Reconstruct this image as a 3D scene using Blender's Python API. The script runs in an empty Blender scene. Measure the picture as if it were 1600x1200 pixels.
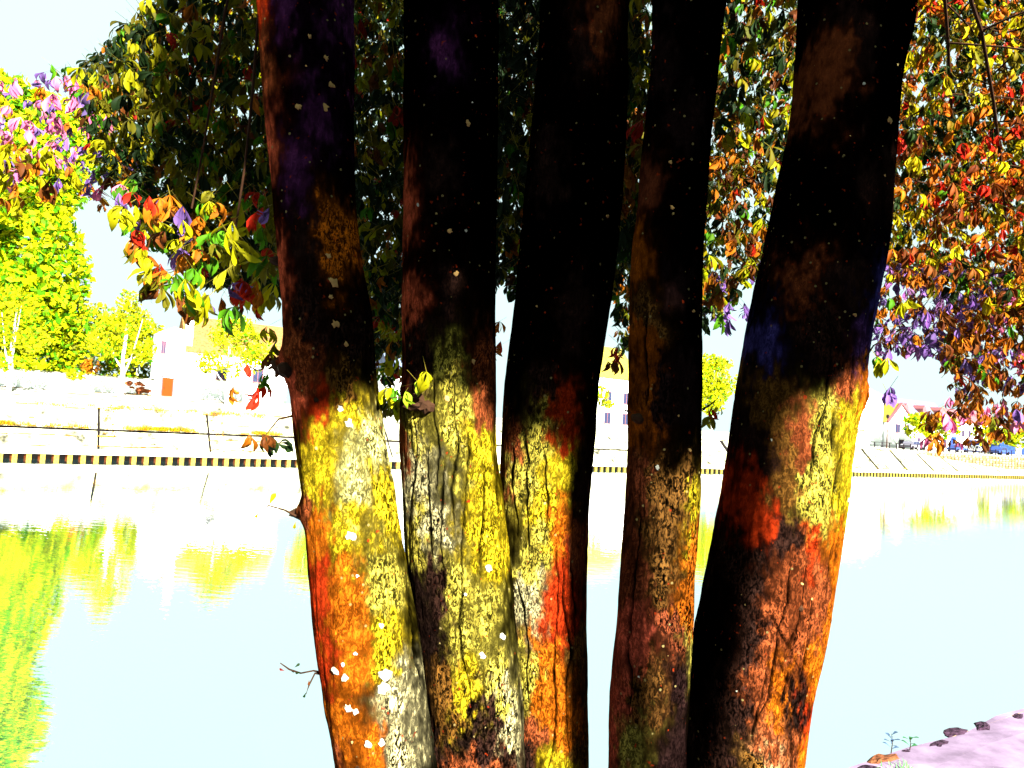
import bpy, math, random
import numpy as np
from mathutils import Vector, Matrix
rng = np.random.default_rng(7)
random.seed(7)
scene = bpy.context.scene
R = math.radians

# ------------------------------------------------------------------ camera, sky, sun, exposure
FOC, EYE, ROLL, PITCH = 1155.0, 4.8, .063, .046
CAM = np.array([0, 0, EYE])
fw = np.array([0, math.cos(PITCH), math.sin(PITCH)])
rt = np.array([math.cos(ROLL), 0, math.sin(ROLL)]); rt = rt - fw*(rt@fw); rt /= np.linalg.norm(rt)
up = np.cross(rt, fw)
cd = bpy.data.cameras.new('camera'); cam = bpy.data.objects.new('camera', cd)
scene.collection.objects.link(cam); scene.camera = cam
cd.sensor_width = 36; cd.lens = 36*FOC/1600; cd.clip_start = .05; cd.clip_end = 5000
m = Matrix(((rt[0], up[0], -fw[0], 0), (rt[1], up[1], -fw[1], 0), (rt[2], up[2], -fw[2], EYE), (0, 0, 0, 1)))
cam.matrix_world = m

SUN_AZ, SUN_EL = R(27), R(30)          # behind the camera and to its right
SUN = np.array([math.sin(SUN_AZ)*math.cos(SUN_EL), -math.cos(SUN_AZ)*math.cos(SUN_EL), math.sin(SUN_EL)])
w = bpy.data.worlds.new('World'); scene.world = w; w.use_nodes = True
nt = w.node_tree; nt.nodes.clear()
sky = nt.nodes.new('ShaderNodeTexSky'); sky.sky_type = 'NISHITA'; sky.sun_disc = False
sky.sun_elevation = SUN_EL; sky.sun_rotation = math.pi - SUN_AZ
sky.dust_density = 2.0; sky.air_density = 1.0
cap = nt.nodes.new('ShaderNodeVectorMath'); cap.operation = 'MINIMUM'
SKY_STR = .115
cap.inputs[1].default_value = (.080/SKY_STR, .105/SKY_STR, .105/SKY_STR)
bg = nt.nodes.new('ShaderNodeBackground'); bg.inputs[1].default_value = SKY_STR
wo = nt.nodes.new('ShaderNodeOutputWorld')
nt.links.new(sky.outputs[0], cap.inputs[0]); nt.links.new(cap.outputs[0], bg.inputs[0]); nt.links.new(bg.outputs[0], wo.inputs[0])
sl = bpy.data.lights.new('sun', 'SUN'); sl.energy = 5.0; sl.angle = R(.5); sl.color = (1, .95, .86)
so = bpy.data.objects.new('sun', sl); scene.collection.objects.link(so)
so.rotation_euler = Vector(SUN).to_track_quat('Z', 'Y').to_euler(); so.location = (5, -10, 15)
scene.view_settings.view_transform = 'Standard'; scene.view_settings.look = 'None'
scene.view_settings.exposure = 3.5; scene.view_settings.gamma = 1
scene.render.engine = 'CYCLES'
scene.cycles.max_bounces = 6; scene.cycles.diffuse_bounces = 2; scene.cycles.transparent_max_bounces = 8

# ------------------------------------------------------------------ helpers
def ray(x, y): return fw + rt*((x-800)/FOC) - up*((y-600)/FOC)
def P(x, y, d): return CAM + ray(x, y)*d            # the place d metres into the view
def atz(x, y, z):
    r_ = ray(x, y); return CAM + r_*((z-EYE)/r_[2])
A0 = atz(0, 716, 0); T = atz(1600, 746.5, 0) - A0; T /= np.linalg.norm(T)
N = np.array([-T[1], T[0], 0])
BANG = math.atan2(T[1], T[0])
def BK(s, o, z=0.): return np.array([A0[0]+T[0]*s+N[0]*o, A0[1]+T[1]*s+N[1]*o, z])   # bank frame
def onv(x, y, o):
    r_ = ray(x, y); k = (A0@N + o - CAM@N)/(r_@N); p = CAM + r_*k
    return float((p-A0)@T), float(p[2])
def toB(p): return Vector(((p[0]-A0[0])*T[0]+(p[1]-A0[1])*T[1], (p[0]-A0[0])*N[0]+(p[1]-A0[1])*N[1], p[2]))

def hsh(i, j, k):
    n = (i*374761393 + j*668265263 + k*2147483647 + 1013904223) & 0xffffffff
    n = ((n ^ (n >> 13))*1274126177) & 0xffffffff
    return ((n ^ (n >> 16)) & 0xffff)/65535.
def vnoise(p):
    p = np.asarray(p, float); i = np.floor(p).astype(np.int64); f_ = p-i; f_ = f_*f_*(3-2*f_)
    r_ = 0
    for a in (0, 1):
        for b in (0, 1):
            for c in (0, 1):
                wt = (f_[..., 0] if a else 1-f_[..., 0])*(f_[..., 1] if b else 1-f_[..., 1])*(f_[..., 2] if c else 1-f_[..., 2])
                r_ = r_ + wt*hsh(i[..., 0]+a, i[..., 1]+b, i[..., 2]+c)
    return r_*2-1
def fbm(p, oct=3):
    r_ = 0; a = 1
    for o in range(oct): r_ = r_ + a*vnoise(np.asarray(p)*2**o + 17.3*o); a *= .5
    return r_

def mat(name, col=(.5, .5, .5), rough=.8, noise=None, attr=False, trans=0, bump=None, metallic=0, emit=None):
    m_ = bpy.data.materials.new(name); m_.use_nodes = True; t = m_.node_tree; b = t.nodes['Principled BSDF']
    b.inputs['Roughness'].default_value = rough; b.inputs['Base Color'].default_value = (*col, 1); b.inputs['Metallic'].default_value = metallic
    b.inputs['Specular IOR Level'].default_value = .05
    src = None
    if attr:
        a = t.nodes.new('ShaderNodeAttribute'); a.attribute_name = 'Col'; src = a.outputs['Color']
        t.links.new(src, b.inputs['Base Color'])
    if noise:
        sc, lo, hi = noise
        tc = t.nodes.new('ShaderNodeTexCoord'); nz = t.nodes.new('ShaderNodeTexNoise'); nz.inputs['Scale'].default_value = sc; nz.inputs['Detail'].default_value = 4
        t.links.new(tc.outputs['Object'], nz.inputs['Vector'])
        mr = t.nodes.new('ShaderNodeMapRange'); mr.inputs[1].default_value = .3; mr.inputs[2].default_value = .7; mr.inputs[3].default_value = lo; mr.inputs[4].default_value = hi
        t.links.new(nz.outputs['Fac'], mr.inputs[0])
        vm = t.nodes.new('ShaderNodeVectorMath'); vm.operation = 'SCALE'; t.links.new(mr.outputs[0], vm.inputs['Scale'])
        if src: t.links.new(src, vm.inputs[0])
        else: vm.inputs[0].default_value = col
        src = vm.outputs[0]; t.links.new(src, b.inputs['Base Color'])
        if bump:
            bp = t.nodes.new('ShaderNodeBump'); bp.inputs['Distance'].default_value = bump; t.links.new(nz.outputs['Fac'], bp.inputs['Height']); t.links.new(bp.outputs[0], b.inputs['Normal'])
    if trans:
        tr = t.nodes.new('ShaderNodeBsdfTranslucent'); mx = t.nodes.new('ShaderNodeMixShader'); mx.inputs[0].default_value = trans
        if src: t.links.new(src, tr.inputs[0])
        else: tr.inputs[0].default_value = (*col, 1)
        t.links.new(b.outputs[0], mx.inputs[1]); t.links.new(tr.outputs[0], mx.inputs[2]); t.links.new(mx.outputs[0], t.nodes['Material Output'].inputs[0])
    return m_

def mesh(name, v, f, col=None):
    me = bpy.data.meshes.new(name); v = np.asarray(v, np.float32)
    if isinstance(f, np.ndarray):
        k = f.shape[1]; nf = len(f)
        me.vertices.add(len(v)); me.vertices.foreach_set('co', v.ravel())
        me.loops.add(nf*k); me.loops.foreach_set('vertex_index', f.astype(np.int32).ravel())
        me.polygons.add(nf); me.polygons.foreach_set('loop_start', np.arange(0, nf*k, k, dtype=np.int32)); me.polygons.foreach_set('loop_total', np.full(nf, k, np.int32))
        me.update(calc_edges=True)
    else:
        me.from_pydata([tuple(map(float, p)) for p in v], [], f); me.update()
    if col is not None:
        at = me.color_attributes.new('Col', 'FLOAT_COLOR', 'POINT'); c = np.ones((len(v), 4), np.float32); c[:, :3] = col; at.data.foreach_set('color', c.ravel())
    return me
def obj(name, me, mt=None, parent=None, loc=None, rot=None, label=None, cat=None, group=None, kind=None, smooth=False):
    o = bpy.data.objects.new(name, me); scene.collection.objects.link(o)
    if mt and me is not None and not me.materials: me.materials.append(mt)
    if parent: o.parent = parent
    if loc is not None: o.location = loc
    if rot is not None: o.rotation_euler = rot
    if label: o['label'] = label
    if cat: o['category'] = cat
    if group: o['group'] = group
    if kind: o['kind'] = kind
    if smooth: me.polygons.foreach_set('use_smooth', np.ones(len(me.polygons), bool))
    return o
def bank_empty(name, s, o, z, label, cat, group=None):
    return obj(name, None, loc=BK(s, o, z), rot=(0, 0, BANG), label=label, cat=cat, group=group)

class MB:
    def __init__(s): s.v = []; s.f = []
    def box(s, x0, y0, z0, x1, y1, z1):
        b = len(s.v); s.v += [(x, y, z) for z in (z0, z1) for y in (y0, y1) for x in (x0, x1)]
        s.f += [tuple(b+i for i in q) for q in ((0, 2, 3, 1), (4, 5, 7, 6), (0, 1, 5, 4), (2, 6, 7, 3), (0, 4, 6, 2), (1, 3, 7, 5))]; return s
    def poly(s, pts):
        b = len(s.v); s.v += [tuple(p) for p in pts]; s.f.append(tuple(range(b, b+len(pts)))); return s
    def prism(s, prof, y0, y1):           # profile in x,z extruded along y
        n = len(prof); b = len(s.v); s.v += [(x, y0, z) for x, z in prof] + [(x, y1, z) for x, z in prof]
        s.f += [tuple(b+i for i in range(n)), tuple(b+n+i for i in reversed(range(n)))] + [(b+i, b+n+i, b+n+(i+1) % n, b+(i+1) % n) for i in range(n)]; return s
    def tube(s, pts, rad, seg=8):
        pts = [np.array(p, float) for p in pts]; b = len(s.v); n = len(pts)
        rad = [rad]*n if np.isscalar(rad) else rad
        for i, p in enumerate(pts):
            d = pts[min(i+1, n-1)]-pts[max(i-1, 0)]; d /= np.linalg.norm(d)+1e-9
            a = np.cross(d, (0, 0, 1) if abs(d[2]) < .9 else (1, 0, 0)); a /= np.linalg.norm(a); c = np.cross(d, a)
            for k in range(seg):
                t = 2*math.pi*k/seg; s.v.append(tuple(p+(a*math.cos(t)+c*math.sin(t))*rad[i]))
        for i in range(n-1):
            for k in range(seg): s.f.append((b+i*seg+k, b+i*seg+(k+1) % seg, b+(i+1)*seg+(k+1) % seg, b+(i+1)*seg+k))
        s.f.append(tuple(b+k for k in reversed(range(seg)))); s.f.append(tuple(b+(n-1)*seg+k for k in range(seg))); return s
    def me(s, name): return mesh(name, s.v, s.f)
def box(name, mt, parent, x0, y0, z0, x1, y1, z1, **k): return obj(name, MB().box(x0, y0, z0, x1, y1, z1).me(name), mt, parent, **k)

# ------------------------------------------------------------------ materials
M = dict(
    concrete=mat('concrete', (.26, .26, .17), .9, (1.3, .07, 1.5)),
    concrete_dirty=mat('concrete_dirty', (.09, .07, .03), .9, (6, .35, 1.6)),
    joint=mat('joint', (.004, .003, .003), 1),
    white=mat('white_render', (.75, .78, .78), .9, (2, .9, 1.05)),
    pale=mat('pale_paving', (.30, .30, .25), .9, (.8, .3, 1.3)),
    soil=mat('soil', (.10, .05, .006), 1, (3, .3, 1.6)),
    tile=mat('roof_tile', (.12, .06, .02), .8, (5, .6, 1.4)),
    tile2=mat('roof_tile_yellow', (.14, .12, .02), .8, (5, .7, 1.3)),
    slate=mat('slate', (.06, .075, .115), .7, (5, .8, 1.2)),
    pink=mat('pink_trim', (.13, .045, .05), .8),
    orange=mat('orange_paint', (.13, .016, .0005), .7),
    rust=mat('rust_steel', (.03, .007, .001), .9, (9, .5, 1.5)),
    cream=mat('cream_steel', (.12, .09, .016), .8, (9, .4, 1.5)),
    black=mat('black_gap', (.001, .0008, .0006), 1),
    stone=mat('stone', (.14, .10, .055), .9, (4, .4, 1.6)),
    glass=mat('glass_pane', (.012, .016, .035), .4),
    metal=mat('railing_metal', (.008, .005, .006), .8),
    blue=mat('blue_cladding', (.01, .028, .13), .7, (2, .5, 1.4)),
    ptrunk=mat('pale_bark', (.35, .36, .3), .9, (6, .6, 1.2)),
    brown=mat('brown_bark', (.016, .007, .003), .9, (20, .5, 1.5)),
    leaf=mat('leaf', attr=True, rough=.6, trans=.35),
    grass=mat('grass_blade', attr=True, rough=.7, trans=.3),
)

# ------------------------------------------------------------------ water
def water_mat():
    m_ = bpy.data.materials.new('river_water'); m_.use_nodes = True; t = m_.node_tree; t.nodes.clear()
    g = t.nodes.new('ShaderNodeBsdfGlossy'); g.inputs[0].default_value = (.97, 1, 1, 1); g.inputs[1].default_value = .02
    d = t.nodes.new('ShaderNodeBsdfDiffuse'); d.inputs[0].default_value = (.01, .16, .17, 1)
    mx = t.nodes.new('ShaderNodeMixShader'); mx.inputs[0].default_value = .93
    fr = t.nodes.new('ShaderNodeLayerWeight'); fr.inputs[0].default_value = .5; fm = t.nodes.new('ShaderNodeMapRange'); fm.inputs[1].default_value = .5; fm.inputs[2].default_value = .85; fm.inputs[3].default_value = .90; fm.inputs[4].default_value = .98; t.links.new(fr.outputs['Facing'], fm.inputs[0]); t.links.new(fm.outputs[0], mx.inputs[0])
    tc = t.nodes.new('ShaderNodeTexCoord'); mp = t.nodes.new('ShaderNodeMapping'); mp.inputs['Rotation'].default_value = (0, 0, R(-12)); mp.inputs['Scale'].default_value = (.9, 2.6, 1)
    n1 = t.nodes.new('ShaderNodeTexNoise'); n1.inputs['Scale'].default_value = 1.6; n1.inputs['Detail'].default_value = 3
    b1 = t.nodes.new('ShaderNodeBump'); b1.inputs['Distance'].default_value = .008; b1.inputs['Strength'].default_value = .5
    o = t.nodes.new('ShaderNodeOutputMaterial')
    L = t.links.new
    L(tc.outputs['Object'], mp.inputs[0]); L(mp.outputs[0], n1.inputs['Vector']); L(n1.outputs['Fac'], b1.inputs['Height'])
    L(b1.outputs[0], g.inputs['Normal']); L(d.outputs[0], mx.inputs[1]); L(g.outputs[0], mx.inputs[2]); L(mx.outputs[0], o.inputs[0])
    return m_
D = float(A0@N)
NEAR = 2.12 - D          # offset of the near quay edge
obj('river_water', mesh('river_water', [BK(-500, NEAR-.3), BK(1500, NEAR-.3), BK(1500, .2), BK(-500, .2)], [(0, 1, 2, 3)]), water_mat(), kind='structure')

# ------------------------------------------------------------------ far bank: sheet piles, embankment, promenade
def crest(s): return float(np.interp(s, [-100, 90, 116, 146, 400], [3.75, 3.75, 3.6, 1.3, 1.3]))
def prom(s, o): return float(np.interp(o, [3, 13, 30, 2500], [0, 1, 1.05, 1.3]))*float(np.interp(s, [40, 110], [.85, .2])) + float(np.interp(s, [60, 110, 116], [3.95, 3.75, 3.5]))
sv = list(np.linspace(-120, 300, 106)) + [500, 1500]; sv = [-500]+sv
ov = [3.6, 6, 9, 13, 20, 30, 60, 400, 2500]
vv = [BK(s, o, prom(s, o)) for s in sv for o in ov]
obj('promenade', mesh('promenade', vv, [(i*9+j, (i+1)*9+j, (i+1)*9+j+1, i*9+j+1) for i in range(len(sv)-1) for j in range(8)]), M['pale'], kind='structure')
# sloping concrete embankment, slab by slab, joints between
JN = [-1.8+7.55*k + (-.05) for k in range(-3, 30)]
jb = MB()
base = obj('embankment', MB().poly([BK(-500, .35, .72), BK(-100, .35, .72), BK(-100, 3.5, 3.7), BK(-500, 3.5, 3.9)]).me('embankment'), M['concrete'], kind='structure')
bm_ = MB()
for k in range(-80, 300, 4):
    s0, s1 = k, k+4
    bm_.poly([BK(s0, .42, .70), BK(s1, .42, .70), BK(s1, 3.3, crest(s1)-.12), BK(s0, 3.3, crest(s0)-.12)])
obj('joint_bed', bm_.me('joint_bed'), M['joint'], base)
for i, a in enumerate(JN[:-1]):
    b = JN[i+1]; far = a > 60
    g = .08 if not far else .36
    tiers = [(0, .42), (.46, 1.0)] if not far else [(0, 1.)]
    for (u0, u1) in tiers:
        def q(s, u, d): z1 = crest(s); return BK(s, .35+2.95*u-d*.7, .72+(z1-.72)*u+d*.7)
        lift = .03 if u0 == 0 else .10
        v = []
        for d in (lift-.1, lift):
            v += [q(a+g, u0, d), q(b-g, u0, d), q(b-g, u1-.012, d), q(a+g, u1-.012, d)]
        obj('slab', mesh('slab', v, [(4, 5, 6, 7), (0, 1, 5, 4), (1, 2, 6, 5), (2, 3, 7, 6), (3, 0, 4, 7)]), M['concrete'] if (i % 3 or u0 == 0) else M['concrete'], base)
# kerb along the crest and the cap over the piles
kb = MB(); cp = MB(); kd = MB()
for k in range(-100, 300, 5):
    s0, s1 = k, k+4.97
    def bb(mb, o0, o1, za, zb, zc, zd):
        b = len(mb.v); mb.v += [tuple(BK(s, o, z)) for (s, o, z) in ((s0, o0, za), (s1, o0, zb), (s1, o1, zb), (s0, o1, za), (s0, o0, zc), (s1, o0, zd), (s1, o1, zd), (s0, o1, zc))]
        mb.f += [tuple(b+i for i in q_) for q_ in ((0, 1, 5, 4), (1, 2, 6, 5), (2, 3, 7, 6), (3, 0, 4, 7), (4, 5, 6, 7))]
    if k < 116:
        bb(kb, 3.3, 3.75, crest(s0)-.1, crest(s1)-.1, prom(s0, 3.6)+.1, prom(s1, 3.6)+.1)
    bb(cp, -.12, .5, .36, .36, .74, .74)
obj('kerb', kb.me('kerb'), M['concrete'], kind='structure')
sp = obj('sheet_pile_wall', None, loc=BK(0, 0, 0), rot=(0, 0, BANG), label='long low sheet pile wall with dark recesses along the far waterline', cat='wall')
obj('cap_beam', cp.me('cap_beam'), M['pale'], sp).matrix_parent_inverse = Matrix.Rotation(-BANG, 4, 'Z') @ Matrix.Translation(-Vector(BK(0, 0, 0)))
box('back_sheet', M['rust'], sp, -60, .22, -.6, 250, .3, .355)
pl = MB().box(-.15, -.02, -.6, .15, .2, .35).box(-.03, -.05, -.6, .03, -.022, .35).me('pile')
sh = MB().box(-.18, .205, -.6, .0, .215, .5).me('pile_web')
pl.materials.append(M['cream']); sh.materials.append(M['black'])
for k in range(215):
    o = obj('pile', pl, None, sp, loc=(-12+.8*k, 0, 0))
wv = MB()
for k in range(215): wv.box(-12+.8*k+.152, -.0, -.6, -12+.8*k+.5, .21, .355)
obj('pile_web', wv.me('pile_web'), M['black'], sp, kind='stuff')

# ------------------------------------------------------------------ leaf clouds, grass
def quads_cloud(c, nrm_up, size, cols, aspect=1.0):
    n = len(c); a = rng.normal(size=(n, 3)); a /= np.linalg.norm(a, axis=1)[:, None]
    b = np.cross(a, rng.normal(size=(n, 3))); b /= np.linalg.norm(b, axis=1)[:, None]
    s = size*(.6+.8*rng.random(n))[:, None]
    v = np.stack([c-a*s*aspect, c+b*s*.6, c+a*s*aspect, c-b*s*.6], 1).reshape(-1, 3)
    f = np.arange(n*4).reshape(n, 4)
    return v, f, np.repeat(cols, 4, 0)
YEL = np.array([.17, .16, .001]); GRN = np.array([.03, .10, .002]); ORG = np.array([.19, .055, .002]); RED = np.array([.2, .008, .002]); OLV = np.array([.06, .055, .002]); PUR = np.array([.085, .045, .15]); BRN = np.array([.07, .02, .003]); PNK = np.array([.35, .08, .16]); DGN = np.array([.006, .015, .003])
def crown_cloud(blobs, n, size, pal, pw):
    vol = np.array([b[3]*b[4]*b[5] for b in blobs]); vol = vol/vol.sum(); out = []
    for b, f_ in zip(blobs, vol):
        k = int(n*f_)+5; d = rng.normal(size=(k, 3)); d /= np.linalg.norm(d, axis=1)[:, None]
        r_ = rng.random(k)**.33; r_ = .55*r_+.45*r_*(1+.5*fbm(d*2.3+b[0], 2))
        out.append(np.array(b[:3])+d*r_[:, None]*np.array(b[3:6]))
    c = np.concatenate(out); keep = fbm(c*.9/size*.12+5, 2) > -.45; c = c[keep]
    col = np.array(pal)[rng.choice(len(pal), len(c), p=pw)]*(.7+.6*rng.random((len(c), 1)))
    return quads_cloud(c, 0, size, col)
def far_tree(name, s, o, z, h, blobs, n, size, label, pal=(YEL, OLV, GRN), pw=(.72, .18, .10), trunk='ptrunk', r0=.18, limbs=4, group=None):
    e = bank_empty(name, s, o, z, label, 'tree', group)
    v, f_, c = crown_cloud(blobs, n, size, pal, pw); c = c*np.array([1.5, 1.75, 1.4])
    obj('crown', mesh('crown', v, f_, c), M['leaf'], e)
    tb = MB(); zt = max(b[2] for b in blobs)
    pts = [(0, 0, -.1), (.05*h/6, 0, h*.33), (-.06*h/6, .05, h*.6), (.05, 0, zt)]
    tb.tube(pts, [r0*1.25, r0, r0*.75, r0*.25], 8); obj('trunk', tb.me('trunk'), M[trunk], e)
    for k in range(limbs):
        b = blobs[k % len(blobs)]; z0 = h*(.33+.1*k)
        a = np.array([random.uniform(-.6, .6)*b[3]+b[0], random.uniform(-.6, .6)*b[4]+b[1], b[2]+random.uniform(0, .4)*b[5]])
        obj('limb', MB().tube([(0, 0, z0), (a[0]*.5, a[1]*.5, z0+(a[2]-z0)*.35), a], [r0*.5, r0*.35, r0*.12], 6).me('limb'), M[trunk], e)
    return e
# far left: the tall tree, the tree mass behind the wall
far_tree('tall_tree', -3.5, 25, 4.9, 20, [(-2, 0, 14, 7, 5, 9), (-5, 0, 6, 7, 4, 6), (3.8, -1, 10, 4.6, 4, 9), (1.8, 0, 22, 6.4, 4, 8), (4, 0, 3.5, 4.5, 3, 4)], 62000, .36,
         'tallest yellow green tree at the far left behind the white wall', r0=.4, pal=(YEL, YEL*np.array([.55, 1, 1]), GRN), pw=(.56, .2, .24))
far_tree('bushy_tree', 6.3, 24, 4.8, 7, [(0, 0, 4.5, 3.6, 3, 4.6), (-2, 0, 2.5, 3, 2, 3)], 7000, .24, 'rounded green tree behind the wall just right of the tallest tree', pal=(YEL, OLV, GRN), pw=(.5, .22, .28), r0=.2)
far_tree('bushy_tree', 10.4, 26, 4.8, 7, [(0, 0, 4.2, 3.2, 3, 4.2), (1.5, 0, 2, 3, 2, 3)], 6000, .24, 'yellow bushy tree behind the wall close to the white house tower', r0=.2, pw=(.6, .25, .15))
far_tree('red_shrub', 5.55, 13.6, 4.6, 1.2, [(0, 0, 2.45, .75, .5, .6), (.1, 0, 1.9, .45, .4, .6)], 700, .12, 'small orange leaved tree showing above the white wall', pal=(ORG, BRN), pw=(.85, .15), r0=.05, limbs=2)
far_tree('wall_shrub', 4.4, 12.6, 4.3, 1, [(0, 0, 1.8, .7, .4, .45)], 500, .1, 'small yellow shrub spilling over the top of the white wall', pal=(YEL, OLV), pw=(.85, .15), r0=.04, limbs=2)
# plane trees on the promenade
G1 = 'young plane trees along the promenade'
far_tree('plane_tree', -.05, 8, 3.95, 6, [(-1.3, 0, 5.5, 1.6, 1.5, 2.2), (.9, 0, 4.6, 1.6, 1.5, 1.8), (0, 0, 2.6, 1.2, 1, .9), (0, 0, 7, 1.6, 1.4, 1.5)], 2600, .16, 'young plane tree with forked pale trunk, farthest left on the promenade', r0=.15, group=G1)
far_tree('plane_tree', 7.5, 8, 3.95, 6.5, [(.2, 0, 6.6, 2.0, 1.5, 1.6), (-1.4, 0, 5, 1.4, 1.3, 1.6), (1.3, 0, 4.6, 1.2, 1.2, 1.3), (.0, 0, 8.1, .9, .8, 1.4)], 3000, .16, 'young plane tree with pale trunk left of the white house tower', r0=.17, group=G1)
far_tree('plane_tree', 15.7, 8, 3.97, 6, [(-1.6, 0, 4, 1.2, 1, 1.0), (.3, 0, 6.6, 2.0, 1.5, 1.9), (2.2, 0, 5.4, 1.6, 1.3, 1.8), (.3, 0, 3.6, 1.0, 1, .8)], 3600, .16, 'young plane tree standing in front of the white house roof', r0=.13, group=G1)
far_tree('plane_tree', 24.5, 8.5, 3.97, 6, [(0, 0, 6, 2.2, 1.7, 2.2), (0, 0, 4, 1.7, 1.4, 1.4)], 3000, .16, 'young plane tree hidden behind the leftmost stems of the near tree', r0=.13, group=G1)
far_tree('promenade_tree', 79.5, 10, 3.95, 9, [(0, 0, 8, 3.4, 2.5, 3.4), (-1, 0, 5, 2.6, 2, 2.2), (1.5, 0, 9.6, 2, 2, 1.5)], 5000, .24, 'yellow tree seen in the gap between the two right hand stems', r0=.2)
far_tree('promenade_tree', 57.2, 7.5, 3.95, 4, [(0, 0, 4.4, 1.2, 1.2, 1.0), (1.2, 0, 3.2, 1, 1, .5)], 700, .2, 'small thin yellow tree in front of the mid river house', r0=.1)
# right hand trees
s_, z_ = onv(1455, 668, 12); far_tree('street_tree', s_, 12, 3.5, 7, [(0, 0, z_-3.5+1.0, 7.5, 3, 1.5), (-4, 0, z_-3.5-1, 3.5, 2.5, 1.3), (3, 0, z_-3.5-.5, 4.5, 2.5, 1.6)], 4500, .34, 'wide yellow green tree in front of the yellow roofed house', r0=.2)
s_, z_ = onv(1545, 680, 12); far_tree('street_tree', s_, 12, 3.4, 6, [(0, 0, z_-3.4, 4, 2.5, 2.1)], 1600, .34, 'yellow street tree between the parked cars and the overhanging autumn leaves', r0=.17)
s_, z_ = onv(1588, 680, 12); far_tree('street_tree', s_, 12, 3.4, 6, [(0, 0, z_-3.4, 5.0, 2.5, 2.0), (1, 0, z_-4.6, 3.4, 2.5, 1.4)], 3000, .34, 'rounded yellow street tree at the right edge in front of the blue shed', r0=.17)

# low white wall left, stained patch, steps
lw = bank_empty('garden_wall', -30, 13, 3.7, 'long low white rendered wall with orange stains left of the white house', 'wall')
box('wall_body', M['white'], lw, 0, 0, 0, 40.6, .4, 2.45)
x_ = 0
while x_ < 40.4:
    box('coping', M['concrete'], lw, x_+.01, -.06, 2.45, x_+1.98 if x_ < 38 else 40.6, .46, 2.57); x_ += 2
for k in range(9):
    cx, cz = 38.2+random.random()*2.2, 1.35+random.random()*.75; n_ = 9; rr = random.uniform(.18, .42)
    pts = [(cx+rr*math.cos(t)*(1+random.uniform(-.35, .35)), -.006-.001*k, cz+rr*.6*math.sin(t)*(1+random.uniform(-.3, .3))) for t in np.linspace(0, 6.28, n_, endpoint=False)]
    obj('stain', MB().poly(pts).me('stain'), mat('orange_lichen', (.13, .035, .012), .9, (3, .6, 1.4)) if k == 0 else bpy.data.materials['orange_lichen'], lw)
box('plinth', M['soil'], lw, 37.6, -.14, .98, 40.4, -.012, 1.18)

def window(parent, x, z, w_, h_, y=0., frame='pink', sill=True):
    f_ = obj('window', MB().box(x-w_/2-.08, y-.05, z-.08, x+w_/2+.08, y-.004, z).box(x-w_/2-.08, y-.05, z+h_, x+w_/2+.08, y-.004, z+h_+.08).box(x-w_/2-.08, y-.05, z+.001, x-w_/2, y-.004, z+h_-.001).box(x+w_/2, y-.05, z+.001, x+w_/2+.08, y-.004, z+h_-.001).box(x-.03, y-.045, z+.001, x+.03, y-.012, z+h_-.001).me('window'), M[frame], parent)
    obj('pane', MB().box(x-w_/2+.001, y-.010, z+.001, x+w_/2-.001, y-.003, z+h_-.001).me('pane'), M['glass'], f_)
    if sill: obj('sill', MB().box(x-w_/2-.14, y-.14, z-.16, x+w_/2+.14, y-.004, z-.082).me('sill'), M['concrete'], f_)
def gable_roof(parent, mt, x0, x1, y0, y1, ze, zr, axis='x', over=.35, rows=9):
    """roof with its ridge along x; the front slope is built tile course by tile course"""
    ym = (y0+y1)/2
    rf = obj('roof', MB().poly([(x0-over, y0-over, ze), (x1+over, y0-over, ze), (x1+over, ym, zr), (x0-over, ym, zr)]).poly([(x0-over, y1+over, ze), (x1+over, y1+over, ze), (x1+over, ym, zr), (x0-over, ym, zr)]).poly([(x0-over, y0-over, ze), (x0-over, ym, zr), (x0-over, y1+over, ze)]).poly([(x1+over, y0-over, ze), (x1+over, ym, zr), (x1+over, y1+over, ze)]).me('roof'), mt, parent)
    mb = MB()
    for k in range(rows):
        t0, t1 = k/rows, (k+1)/rows
        ya, yb = y0-over+(ym-y0+over)*t0, y0-over+(ym-y0+over)*t1; za, zb = ze+(zr-ze)*t0, ze+(zr-ze)*t1
        mb.poly([(x0-over, ya, za+.10), (x1+over, ya, za+.10), (x1+over, yb, zb+.02), (x0-over, yb, zb+.02)]).poly([(x0-over, ya, za+.01), (x1+over, ya, za+.01), (x1+over, ya, za+.10), (x0-over, ya, za+.10)])
    obj('tile_course', mb.me('tile_course'), mt, rf, kind='stuff')
    return rf
# white house at the left with tower
h = bank_empty('white_house', 10.9, 16, 4.6, 'white rendered house with square tower, orange door and tiled roof across the river', 'house')
obj('tower', MB().prism([(0, 0), (2.45, 0), (2.45, 6.5), (1.4, 6.8), (.0, 6.1)], 0, 3).me('tower'), M['white'], h)
box('wall', M['white'], h, 2.452, .3, 0, 12.4, 7, 4.55)
gable_roof(h, M['tile'], 2.8, 12.2, .3, 7, 4.56, 8.3)
box('chimney', M['white'], h, 2.5, .5, 4.6, 3.1, 1.3, 9.3)
d = box('door', M['orange'], h, .72, -.06, .1, 1.6, -.004, 1.95)
obj('door_frame', MB().box(.6, -.05, .02, .715, -.003, 2.03).box(1.605, -.05, .02, 1.72, -.003, 2.03).box(.55, -.09, 2.035, 1.77, -.003, 2.12).box(.5, -.4, -.05, 1.8, -.07, .09).me('door_frame'), M['pink'], d)
obj('handle', MB().box(.8, -.1, .95, .92, -.062, 1.0).me('handle'), M['metal'], d)
window(h, .55, 4.2, .3, 1.1, 0); window(h, 6.0, 2.2, .9, 1.2, .3); window(h, 9.4, 2.2, .9, 1.2, .3)
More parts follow.
